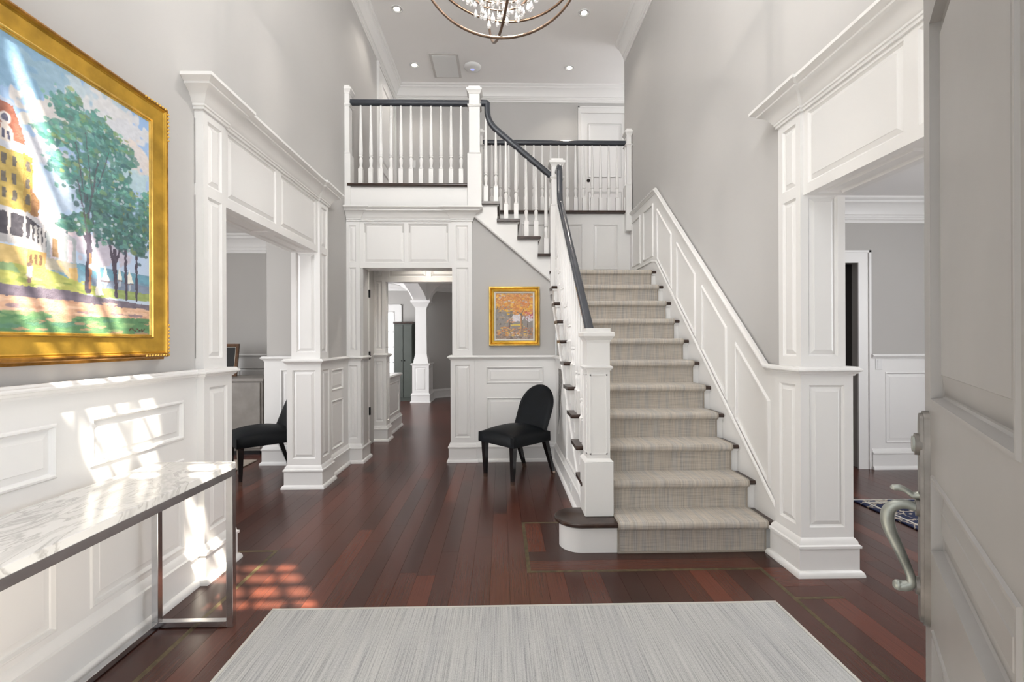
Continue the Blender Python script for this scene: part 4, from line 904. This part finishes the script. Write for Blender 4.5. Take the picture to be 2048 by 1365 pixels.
# sailing boats, figures
for x, y0_, y1_, w in ((.864,.222,.288,.016),(.917,.236,.29,.010),(.956,.226,.286,.018)): A.poly([(x-w*.7,y0_),(x,y1_),(x+w,y0_)], (226,226,214)); A.line(x-w,y0_-.004,x+w,y0_-.004,.003,(120,104,110)); A.line(x,y0_-.03,x+.004,y0_-.01,.004,(206,206,210),.6)
# shade trees
for a in ((.806,.17,.812,.34,.010),(.812,.33,.806,.46,.009),(.812,.34,.77,.46,.004),(.81,.40,.85,.58,.006),(.806,.44,.80,.62,.005),(.905,.16,.900,.36,.006),(.900,.25,.88,.40,.005),(.945,.15,.94,.40,.005),(.985,.15,.985,.40,.005),(.90,.28,.93,.42,.004)): A.line(*a, (82,74,92))
A.line(.814,.18,.816,.32,.004,(176,120,86))
leafs = [(.737,.86,.035,.045),(.765,.90,.03,.03),(.775,.82,.05,.06),(.84,.85,.04,.05),(.88,.82,.05,.05),(.93,.78,.05,.06),(.86,.76,.07,.06),(.695,.73,.035,.03),(.725,.74,.04,.05),(.72,.64,.035,.03),(.76,.62,.05,.05),(.815,.70,.06,.06),(.85,.62,.07,.06),(.91,.66,.05,.06),(.95,.60,.04,.04),(.83,.54,.06,.06),(.90,.54,.06,.05),(.96,.50,.06,.06),(1.02,.55,.03,.07),(1.01,.46,.04,.06),(.90,.46,.08,.05),(.93,.41,.06,.04),(.99,.40,.05,.05),(.76,.42,.035,.035),(.785,.44,.03,.03),(.87,.42,.05,.04),(1.03,.63,.02,.03)]
for i, (x, y, rx, ry) in enumerate(leafs):
    dark = max(0, min(1, (.75-y)/.35)); A.blob(x, y, rx, ry, (84-10*dark, 140-30*dark, 132-18*dark), .9, .9, 14)
r_ = np.random.default_rng(5)
for i in range(1500):
    x, y, rx, ry = leafs[r_.integers(len(leafs))]; ox, oy = r_.normal(0, .55, 2); xx, yy = x+ox*rx, y+oy*ry
    lit = oy*.6 + (.3 if x < .80 else 0); warm = ox > .2
    if r_.random() < .16: c = (150,166,108) if warm else (120,184,170)
    elif lit > .2: c = (98,164,152) if not warm else (112,152,112)
    elif lit > -.3: c = (80,138,130)
    else: c = (66,112,112)
    sh = 1.0 if yy > .56 else .84
    A.blob(xx, yy, r_.uniform(.004,.013), r_.uniform(.004,.011), tuple((q+r_.normal()*6)*sh for q in c), .75, .6, 10)
for i in range(60):
    x, y, rx, ry = leafs[r_.integers(len(leafs))]; A.blob(x+r_.normal()*rx*.7, y+r_.normal()*ry*.7, r_.uniform(.003,.007), r_.uniform(.004,.008), (190,200,214), .8, .4, 6)
for a in ((.806,.40,.775,.60,.0022),(.808,.46,.84,.70,.0030),(.80,.52,.77,.74,.0018),(.82,.58,.80,.80,.0016),(.84,.60,.88,.76,.0016)): A.line(*a, (92,80,96), .7)
A.blob(.838,.262,.012,.012,(216,214,206),1,.2); A.line(.842,.25,.842,.215,.006,(214,208,198)); A.poly([(.836,.222),(.848,.222),(.860,.160),(.830,.156)], (222,216,206)); A.blob(.824,.268,.016,.014,(198,208,206),1,.2); A.line(.639,.176,.641,.205,.006,(150,120,110)); A.line(.640,.20,.641,.226,.008,(206,196,190)); A.blob(.640,.236,.007,.008,(122,100,92),1,.1)
for i in range(7): A.line(.955+i*.010, .018+.008*(i % 2), .961+i*.010, .024-.006*(i % 3), .0022, (96,48,44))
A.object('canvas', lp, Face((.037, FY0+.106-1.515, FZ0+.106-1.25), (0,1,0), (1,0,0)), FY1-FY0-.212, FZ1-FZ0-.212, paint_material('oil_landscape', .5))

# small autumn landscape on the back wall
ap = empty('autumn_painting', (.144, BY, 1.26)); tag(ap, 'small autumn landscape in gold frame hanging above the black chair', 'painting')
Fa = Face((-.144, 0, -1.26), (1,0,0), (0,-1,0)); a0, a1, b0, b1 = -.133, .422, 1.262, 1.909
frame_ring(Fa, a0, a1, b0, b1, [(0,.002),(0,.032),(.004,.040),(.014,.042),(.020,.036),(.024,.026)], 'frame_rim', 'gold_bright', ap)
frame_ring(Fa, a0, a1, b0, b1, [(.024,.026),(.028,.030),(.034,.038),(.048,.034),(.056,.024),(.058,.020)], 'frame_cove', 'gold', ap)
frame_ring(Fa, a0, a1, b0, b1, [(.056,.022),(.060,.024),(.073,.018),(.076,.010)], 'liner', 'linen', ap)
B_ = Art(170, 208, .82, 1.0, 31); W_ = .82
B_.img[:] = (146,138,132)
B_.poly([(0,.66),(.25,.62),(.45,.52),(W_+.01,.50),(W_+.01,1.01),(0,1.01)], (214,142,74), 1, 20); B_.poly([(0,.0),(W_+.01,0),(W_+.01,.26),(0,.18)], (158,132,116), 1, 20)
B_.blob(.47,.46,.15,.085,(216,208,212),1,.5); B_.blob(.74,.46,.09,.08,(206,196,202),1,.6)
B_.daubs(120,0,W_,.60,1.0,[(228,140,56),(238,166,58),(214,120,66),(242,186,60),(176,156,144),(196,184,178),(222,150,80)],.008,.024,1.9)
B_.daubs(60,.20,.80,.54,.78,[(240,176,40),(232,150,50),(244,196,80),(226,136,60)],.008,.022,2); B_.daubs(60,.0,.36,.30,.72,[(128,120,112),(142,134,124),(112,104,98),(160,150,140),(176,150,120)],.010,.028,1.4)
B_.daubs(30,.64,W_,.44,.62,[(200,64,74),(214,96,100),(186,70,84),(226,130,110)],.007,.018,1.2); B_.poly([(.33,.29),(.60,.29),(.60,.335),(.33,.315)], (230,198,80)); B_.daubs(16,.22,.42,.36,.44,[(232,150,104),(240,170,120)],.008,.016,1.6)
B_.line(.575,.22,.565,.56,.020,(118,104,96)); B_.line(.556,.22,.552,.52,.009,(214,150,92)); B_.line(.56,.52,.47,.60,.008,(110,98,92)); B_.line(.70,.26,.70,.46,.006,(108,86,84)); B_.line(.565,.54,.62,.66,.008,(120,100,90))
B_.daubs(50,.0,W_,.0,.16,[(128,120,118),(150,140,136),(172,160,154),(110,100,98)],.007,.018,2.5); B_.daubs(70,.05,W_,.06,.27,[(226,128,66),(232,160,80),(206,110,70),(236,186,84),(150,136,130)],.006,.015,2.4); B_.daubs(20,.3,.6,.05,.15,[(214,196,186),(226,206,190)],.004,.009,2.2)
B_.daubs(90,0,W_,.62,1.0,[(230,146,60),(240,176,64),(218,126,66),(244,190,70)],.007,.018,1.7); B_.daubs(40,.08,.40,.08,.26,[(232,150,70),(240,180,80)],.006,.012,1.8); B_.line(.30,.26,.30,.36,.013,(120,96,88)); B_.blob(.30,.385,.012,.014,(128,104,94)); B_.daubs(40,.02,W_,.4,.98,[(222,218,222)],.003,.007,1)
B_.object('canvas', ap, Face((a0+.074-.144, -.012, b0+.074-1.26), (1,0,0), (0,-1,0)), a1-a0-.148, b1-b0-.148, paint_material('oil_autumn', .45))

# ------------------------------------------------------------------ slipper chairs
def chair(name, loc, rz, label):
    t = empty(name, loc, rz); tag(t, label, 'chair', 'black slipper chairs')
    # local: x across, -y to the front; floor z=0
    def cushion(w0, w1, yf, yb, z0, z1, crown, nu=14, nv=14):
        g = G(); vs, fs = [], []
        for j in range(nv+1):
            v = j/nv; y = yf + (yb-yf)*v; hw = (w0 + (w1-w0)*v)/2
            for i in range(nu+1):
                u = -1 + 2*i/nu; e = (1-abs(u)**6)*(1-abs(2*v-1)**6); vs.append((u*hw, y, z1 - .02*(1-e) + crown*(1-u*u)*(1-(2*v-1)**2*.8)))
        top = [(j*(nu+1)+i) for j in (0,) for i in range(nu+1)]
        for j in range(nv):
            for i in range(nu): a = j*(nu+1)+i; fs.append((a, a+1, a+nu+2, a+nu+1))
        per = [i for i in range(nu+1)] + [j*(nu+1)+nu for j in range(1, nv+1)] + [nv*(nu+1)+i for i in range(nu-1, -1, -1)] + [j*(nu+1) for j in range(nv-1, 0, -1)]
        base = len(vs); n = len(per)
        for p in per: x, y, z = vs[p]; vs.append((x*1.01, y, z0+.006))
        for p in per: x, y, z = vs[p]; vs.append((x*.99, y, z0))
        for i in range(n): k = (i+1) % n; fs.append((per[i], per[k], base+k, base+i)); fs.append((base+i, base+k, base+n+k, base+n+i))
        fs.append(tuple(base+n+i for i in range(n))); return g.add(vs, fs)
    cushion(.50, .46, -.255, .25, .345, .455, .055).build('seat', 'hide', t, smooth=1.2)
    # arched backrest leaning back
    g = G(); vs, fs = [], []; nu, nv = 18, 26; H0, H1 = .36, .862
    def outline(v):   # half width at height fraction
        return .232 if v < .52 else .232*math.sqrt(max(0, 1-((v-.52)/.48)**2.15))
    def pt(u, v, side):
        z = H0 + (H1-H0)*v; hw = outline(v)*(.95+.07*v); x = u*hw; lean = .20 + .17*v - .045*(1-u*u)*math.sin(v*pi)*0 + .06*u*u*-1*(1-v)*.6
        th = .060*math.sqrt(max(0.0, 1-abs(u)**5))*(1-.35*v) if v < .999 else 0
        return (x, lean + (th*.55 if side else -th*.55) , z)
    for side in (0, 1):
        for j in range(nv+1):
            v = 1-(1-j/nv)**2
            for i in range(nu+1): vs.append(pt(-1+2*i/nu, v, side))
    n = (nu+1)*(nv+1)
    for side in (0, 1):
        for j in range(nv):
            for i in range(nu): a = side*n + j*(nu+1)+i; fs.append((a, a+1, a+nu+2, a+nu+1))
    for j in range(nv):
        for i in (0, nu): a = j*(nu+1)+i; fs.append((a, a+nu+1, n+a+nu+1, n+a))
    for i in range(nu): fs.append((i, i+1, n+i+1, n+i))
    g.add(vs, fs); bk = g.build('backrest', 'hide', t, smooth=1.2)
    G().tube([(.99*p[0], p[1]+.0, p[2]) for p in [pt(s_, v, 0) if s_ < 0 else pt(s_, v, 0) for s_, v in [(-1, 1-(1-q/24)**2) for q in range(25)] + [(1, 1-(q/24)**2) for q in range(1, 25)]]], .006, 6).build('piping', 'hide', bk, smooth=1.2)
    for sx, sy, dx, dy in ((-1,-1,.0,-.0),(1,-1,.0,.0),(-1,1,.01,.12),(1,1,.01,.12)):
        xt, yt = sx*.20, (-.215 if sy < 0 else .205); xb, yb = xt*.96 + sx*dx, yt+dy
        g = G(); r0, r1 = .026, .015
        ring = lambda x, y, z, r: [(x-r,y-r,z),(x+r,y-r,z),(x+r,y+r,z),(x-r,y+r,z)]
        zt, zm = .355, .035
        f = zm/zt; xm, ym = xb+(xt-xb)*f, yb+(yt-yb)*f
        g.add(ring(xm,ym,zm,r1)+ring(xt,yt,zt,r0), [(0,3,2,1),(4,5,6,7),(0,1,5,4),(1,2,6,5),(2,3,7,6),(3,0,4,7)])
        lg = g.build('leg', 'ebony', t)
        g = G(); g.add(ring(xb,yb,0.0,r1*.95)+ring(xm,ym,zm,r1+.0015), [(0,3,2,1),(4,5,6,7),(0,1,5,4),(1,2,6,5),(2,3,7,6),(3,0,4,7)]); g.build('ferrule', 'nickel', lg, label='metal foot cap')
    return t
# front edge from (-.167,4.60) to (.111,4.288): facing front-left
CH = math.atan2(-.312, .278)
fx, fy = (-.167+.111)/2, (4.60+4.288)/2
bx, by = -math.sin(CH), math.cos(CH)      # local +y in world
ccx, ccy = fx + bx*.215, fy + by*.215
chair('slipper_chair', (ccx, ccy, 0), CH, 'black hide slipper chair standing below the autumn painting')
chair('slipper_chair', (ccx-2.475, ccy+.07, 0), CH - .03, 'black hide slipper chair half hidden in the dining room doorway')

# ------------------------------------------------------------------ front door, opened inwards
dr = empty('door_3', (.557, .458, 0.0), 0); tag(dr, 'taupe front door opened wide with weathered bronze grip handle', 'door', kind=S)
dd = math.radians(36.2); tvec = Vector((math.sin(dd), math.cos(dd), 0)); nvec = Vector((-math.cos(dd), math.sin(dd), 0))
Wd, Td, Hd = .955, .045, 2.38
Fdoor = Face((0,0,0), tvec, nvec); Fback = Face(-nvec*Td, tvec, -nvec)
rows = [(.20,.50),(.70,.88),(1.19,2.26)]
hs = [(.13, Wd-.13, a, b) for a, b in [(.15,.60),(.785,.975),(1.15,2.075)]]
g = G(); grid_face(g, Fdoor, 0, Wd, .008, Hd, hs, Td/2); grid_face(g, Fback, 0, Wd, .008, Hd, hs, Td/2); leaf = g.build('leaf', 'door', dr)
RD = [(0,0),(.003,.005),(.010,.005),(.014,-.016),(.018,-.020),(.022,-.020),(.070,-.008),(.072,-.006)]
for h in hs: panel(Fdoor, h, leaf, RD, material='door'); panel(Fback, h, leaf, RD, material='door')
def D(a, b, c): return tuple(Vector(Fdoor(a, b, c)))
hp = empty('handle_set'); hp.parent = dr
# escutcheon with rounded ends
pl = [(-.033,0),(.033,0)] ; prof = []
for i in range(13): a = pi*i/12; prof.append((.034*math.cos(a), 1.085+.034*math.sin(a)*1.1))
for i in range(13): a = pi + pi*i/12; prof.append((.034*math.cos(a), .612+.034*math.sin(a)*1.1))
ac = Wd - .062
def plate(s_, c0, c1, name, material):
    n = len(prof); vs = [D(ac+u*s_, .848+(z-.848)*(1-(1-s_)*.12), c0) for u, z in prof] + [D(ac+u*s_*.94, .848+(z-.848)*(1-(1-s_)*.12)*.997, c1) for u, z in prof]
    return G().add(vs, [tuple(range(n)), tuple(range(n,2*n))] + [(i,(i+1)%n,n+(i+1)%n,n+i) for i in range(n)]).build(name, material, hp, 0.5)
plate(1.0, .0, .012, 'escutcheon', 'bronze'); plate(.80, .010, .019, 'escutcheon_step', 'bronze')
def disc(a, z, r, c0, c1, name, material):
    n = 20; vs = [D(ac+a+r*math.cos(2*pi*i/n), z+r*math.sin(2*pi*i/n), c) for c in (c0, c1) for i in range(n)]
    return G().add(vs, [tuple(range(n)), tuple(range(n,2*n))] + [(i,(i+1)%n,n+(i+1)%n,n+i) for i in range(n)]).build(name, material, hp, 0.5)
disc(0, 1.035, .028, .015, .028, 'lock_rose', 'bronze'); disc(0, 1.035, .020, .026, .033, 'lock_cylinder', 'verdigris')
disc(0, .872, .022, .015, .026, 'grip_rose', 'bronze'); disc(0, .672, .022, .015, .026, 'grip_rose', 'bronze')
gp = [(0,.872,.024),(0,.876,.042),(0,.872,.062),(0,.860,.077),(0,.840,.083),(0,.812,.080),(0,.780,.069),(0,.748,.056),(0,.716,.044),(0,.692,.036),(0,.674,.035),(0,.664,.046),(0,.662,.058)]
rr = [.012,.012,.013,.0145,.0155,.0150,.0135,.012,.0105,.010,.011,.0135,.013]
def cat(P, R, sub=4):
    out, ro = [], []
    for i in range(len(P)-1):
        p0, p1, p2, p3 = [Vector(P[max(0,min(len(P)-1,q))]) for q in (i-1,i,i+1,i+2)]
        for s_ in range(sub):
            t = s_/sub; out.append(.5*((2*p1)+(p2-p0)*t+(2*p0-5*p1+4*p2-p3)*t*t+(3*p1-p0-3*p2+p3)*t**3)); ro.append(R[i]*(1-t)+R[i+1]*t)
    return out+[Vector(P[-1])], ro+[R[-1]]
q, r2 = cat([D(ac+a, z, c) for a, z, c in gp], rr); G().tube(q, r2, 12).build('grip', 'verdigris', hp, 1.2, label='green-grey bronze pull grip')
G().lathe([(.001,-.014),(.009,-.011),(.0135,-.004),(.0135,.004),(.009,.011),(.001,.014)], c=D(ac,.662,.060), n=12).build('grip_finial', 'verdigris', hp, 1.2)
q, r2 = cat([D(ac,.905,.018), D(ac,.902,.030), D(ac,.912,.044), D(ac,.917,.058), D(ac,.915,.070), D(ac,.912,.076)], [.010,.008,.007,.008,.008,.003]); G().tube(q, r2, 10).build('thumb_latch', 'verdigris', hp, 1.2)
G().add([D(Wd+.001,.70,-.036), D(Wd+.001,1.12,-.036), D(Wd+.001,1.12,-.010), D(Wd+.001,.70,-.010), D(Wd+.003,.70,-.036), D(Wd+.003,1.12,-.036), D(Wd+.003,1.12,-.010), D(Wd+.003,.70,-.010)], [(0,1,2,3),(4,5,6,7),(0,1,5,4),(1,2,6,5),(2,3,7,6),(3,0,4,7)]).build('latch_plate', 'bronze', hp)

# ------------------------------------------------------------------ chandelier
CC = Vector((0.005, 2.90, 3.665)); RR = .50
ch = empty('chandelier', CC); tag(ch, 'orb chandelier of bronze rings with hanging crystal drops', 'chandelier')
def ring(Rm, name, rad=RR, r=.0085):
    P = [Rm @ Vector((rad*math.cos(2*pi*i/72), rad*math.sin(2*pi*i/72), 0)) for i in range(72)]
    return G().tube(P, r, 8, closed=True).build(name, 'iron', ch, 1.2)
RX_ = Matrix.Rotation
ring(RX_(pi/2, 3, 'X'), 'orb_ring')                                              # faces the door
ring(RX_(math.radians(101), 3, 'Z') @ RX_(pi/2, 3, 'X') , 'orb_ring', RR*.90)             # seen almost edge-on
ring(RX_(math.radians(-8), 3, 'X') @ RX_(math.radians(5), 3, 'Y'), 'orb_ring', RR*.985)
ring(RX_(math.radians(40), 3, 'Z') @ RX_(math.radians(35), 3, 'X'), 'orb_ring', RR*.97)
G().lathe([(.006,.0),(.012,.02),(.012,.50),(.007,.52),(.007,CEIL-CC.z-.05)], n=10).build('stem', 'iron', ch, 1.0)
G().lathe([(.075,CEIL-CC.z-.001),(.075,CEIL-CC.z-.012),(.05,CEIL-CC.z-.035),(.012,CEIL-CC.z-.05)], n=20).build('canopy', 'iron', ch, 0.8)
for rad, z in ((.17,.02),(.26,-.10),(.19,-.20)):
    G().tube([(rad*math.cos(2*pi*i/40), rad*math.sin(2*pi*i/40), z) for i in range(40)], .005, 6, closed=True).build('crystal_hoop', 'iron', ch, 1.2)
for i in range(4): a = pi/4+i*pi/2; G().tube([(0,0,.10),(.17*math.cos(a),.17*math.sin(a),.02),(.26*math.cos(a),.26*math.sin(a),-.10),(.19*math.cos(a),.19*math.sin(a),-.20)], .004, 6).build('arm', 'iron', ch, 1.0)
drop = G().lathe([(.0005,0),(.004,-.006),(.009,-.022),(.0145,-.040),(.0135,-.050),(.007,-.057),(.0005,-.060)], n=8).mesh('crystal_drop', M['crystal'])
beadm = G().lathe([(.0005,.006),(.005,.003),(.006,0),(.005,-.003),(.0005,-.006)], n=6).mesh('crystal_bead', M['crystal'])
cr_ = random.Random(3)
for rad, z, n in ((.26,-.10,26),(.19,-.20,20),(.12,-.22,12),(.17,.02,16),(.05,-.24,5)):
    for i in range(n):
        a = 2*pi*(i+cr_.random()*.5)/n; x, y = rad*math.cos(a), rad*math.sin(a); l = cr_.uniform(.02,.075)
        for q in range(int(l/.014)): put('crystal_bead', beadm, ch, (x, y, z-.006-.014*q))
        o = put('crystal_drop', drop, ch, (x, y, z-l)); o.rotation_euler = (0, 0, cr_.random()*6); s_ = cr_.uniform(.75,1.15); o.scale = (s_, s_, s_)
for i in range(5):
    a = 2*pi*i/5+.3; x, y = .11*math.cos(a), .11*math.sin(a)
    G().lathe([(.010,-.02),(.010,.03)], (x,y,0), 10).build('candle_sleeve', 'trim', ch, 1.0); G().lathe([(.004,.03),(.011,.045),(.012,.058),(.006,.078),(.001,.088)], (x,y,0), 10).build('bulb', 'bulb', ch, 1.2)
lamp = light('chandelier_light', 'POINT', (0,0,.04), 60, (1.0,.93,.86), shadow_soft_size=.05); lamp.parent = ch

# ------------------------------------------------------------------ ceiling fittings
for i, (x, y, lb) in enumerate(((-1.257,5.80,'recessed downlight over the balcony, nearest the left crown moulding'),(1.037,5.83,'recessed downlight over the landing stairs, right of the chandelier'),(-1.255,6.97,'recessed downlight beside the ceiling vent grille'),(1.023,7.0,'recessed downlight in front of the upper hall door'),(-.90,5.86,'added unseen downlight brightening the low passage'))):  # the last one is an added lamp that lifts the dark passage
    t = empty('recessed_light', (x, y, CEIL if i < 4 else 2.74)); tag(t, lb, 'ceiling light', 'recessed downlights')
    G().lathe([(.075,-.001),(.073,-.006),(.056,-.006),(.052,-.001)], n=24).build('trim_ring', 'plastic', t, .6)
    G().lathe([(.030,-.003),(.040,-.002)], n=20).build('lamp', 'bulb', t, .6)
    sp = light('downlight', 'SPOT', (0,0,-.02), 14 if i < 4 else 36, (1.0,.92,.82), spot_size=2.0, spot_blend=.6, shadow_soft_size=.05); sp.parent = t
v = empty('air_vent', (-.80, 6.98, CEIL)); tag(v, 'white slatted return air grille in the ceiling', 'vent')
G().box(-.205,.205,-.30,.30,-.012,-.001).build('vent_frame', 'plaster', v)
sl = G().add([(-.17,-.012,-.0145),(.17,-.012,-.0145),(.17,.008,-.022),(-.17,.008,-.022),(-.17,-.012,-.0125),(.17,-.012,-.0125),(.17,.008,-.020),(-.17,.008,-.020)], [(0,1,2,3),(4,5,6,7),(0,1,5,4),(1,2,6,5),(2,3,7,6),(3,0,4,7)]).mesh('slat', M['plastic'])
for i in range(20): put('slat', sl, v, (0, -.255+i*.0268, 0))
w = empty('access_point', (-.41, 6.99, CEIL)); tag(w, 'round white wireless dome on the ceiling with blue light', 'ceiling device')
G().lathe([(.125,-.001),(.125,-.012),(.115,-.028),(.08,-.042),(.03,-.047),(.001,-.048)], n=32).build('dome', 'plastic', w, .9); G().lathe([(.030,-.0475),(.030,-.0485),(.001,-.049)], n=20).build('status_light', 'led', w, .6)

# ------------------------------------------------------------------ switches and outlets
def plate_thing(name, label, cat, F, a, z, w, h, holes):
    t = empty(name, F(a, z)); tag(t, label, cat); F2 = Face((0,0,0), F.u, F.n)
    vs = [F2(x, y, c) for c, e in ((0,0),(.004,0),(.006,.003)) for x, y in ((-w/2+e,-h/2+e),(w/2-e,-h/2+e),(w/2-e,h/2-e),(-w/2+e,h/2-e))]
    G().add(vs, [(0,1,2,3),(8,9,10,11)]+[(r*4+i,r*4+(i+1)%4,(r+1)*4+(i+1)%4,(r+1)*4+i) for r in (0,1) for i in range(4)]).build('cover_plate', 'plastic', t)
    for x, y, ww, hh in holes:
        G().add([F2(x+i*ww/2,y+j*hh/2,c) for c in (.005,.009) for i, j in ((-1,-1),(1,-1),(1,1),(-1,1))], [(0,1,2,3),(4,5,6,7)]+[(i,(i+1)%4,4+(i+1)%4,4+i) for i in range(4)]).build('rocker' if 'switch' in name else 'socket', 'plastic', t)
plate_thing('light_switch', 'white light switch on the study wall beside the casing', 'switch', Ft, 3.829, 1.066, .07, .115, [(0,.03,.03,.02),(0,0,.03,.02),(0,-.03,.03,.02)])
plate_thing('light_switch', 'white light switch on the upper hall wall behind the balcony spindles', 'switch', Face((0,7.56,0),(1,0,0),(0,-1,0)), -1.39, 4.14, .08, .12, [(0,0,.03,.06)])
plate_thing('wall_outlet', 'white outlet set in the baseboard beside the stairs', 'outlet', Face((.575,0,0),(0,1,0),(-1,0,0)), 3.93, .105, .115, .07, [(-.025,0,.03,.025),(.025,0,.03,.025)])

# ------------------------------------------------------------------ dining room things
sb = empty('sideboard', (-3.40, 5.82, 0)); tag(sb, 'grey washed wood sideboard against the dining room wall', 'sideboard')
g = G(); g.box(-.62,.62,-.25,.25,.05,.852); g.build('body', 'cabinet', sb); G().cbox(-.64,.64,-.27,.26,.852,.893,.004).build('top', 'cabinet', sb)
for x0_, x1_ in ((-.60,-.21),(-.195,.195),(.21,.60)): G().cbox(x0_,x1_,-.266,-.250,.075,.84,.003).build('door', 'cabinet', sb)
G().box(-.58,.58,-.23,.23,0,.05).build('plinth', 'black_metal', sb)
pf = empty('picture_frame', (-3.38, 5.90, .893)); tag(pf, 'walnut framed picture leaning on the grey sideboard', 'picture frame')
Fpf = Face((0,0,0),(1,0,0),(0,-1,0))
tilt = lambda a, b, c=0.0: (a, .16*b - c, b)
frame_ring(tilt, -.28, .13, .0, .40, [(0,-.004),(0,.022),(.014,.028),(.034,.020),(.040,.008)], 'frame', 'frame_brown', pf)
frame_ring(tilt, -.28, .13, .0, .40, [(.038,.006),(.046,.005)], 'fillet', 'linen', pf); G().add([tilt(-.24,.04,.004),tilt(.09,.04,.004),tilt(.09,.36,.004),tilt(-.24,.36,.004)], [(0,1,2,3)]).build('mat_board', 'black_mat', pf)
dg = G().cbox(-4.7, -2.70, 2.6, 5.30, .001, .012, .003).build('dining_rug', 'beige_rug'); tag(dg, 'sand coloured rug in the dining room under the sideboard end', 'rug')

# ------------------------------------------------------------------ study and rear room things
pr = G().cbox(2.845, 4.6, 1.2, 3.772, .001, .012, .003).build('oriental_rug', 'persian'); tag(pr, 'navy patterned oriental rug in the room beyond the bronze handle', 'rug')
G().box(2.845,4.6,3.772,3.79,.001,.010).build('fringe', 'linen', pr); G().box(2.895,4.55,3.705,3.722,.0115,.0128).build('border', 'linen', pr); G().box(2.90,2.917,1.25,3.705,.0115,.0128).build('border', 'linen', pr)
gc = empty('green_cabinet', (-2.175, 10.765, 0)); tag(gc, 'tall dark green cabinet standing behind the white column', 'cabinet')
G().box(-.20,.20,-.20,.20,.05,1.72).build('body', 'green', gc); G().cbox(-.22,.22,-.23,.21,1.72,1.765,.005).build('top', 'tread', gc)
for x0_, x1_ in ((-.19,-.004),(.004,.19)):
    d_ = G().cbox(x0_,x1_,-.22,-.20,.08,1.69,.003).build('door', 'green', gc); G().lathe([(.004,-.242),(.012,-.238),(.012,-.228),(.004,-.22)], c=((x1_-.03) if x0_ < 0 else (x0_+.03), 0, .9), n=10, axis='y').build('knob', 'knob', d_)
G().box(-.18,.18,-.18,.18,0,.05).build('plinth', 'green', gc)
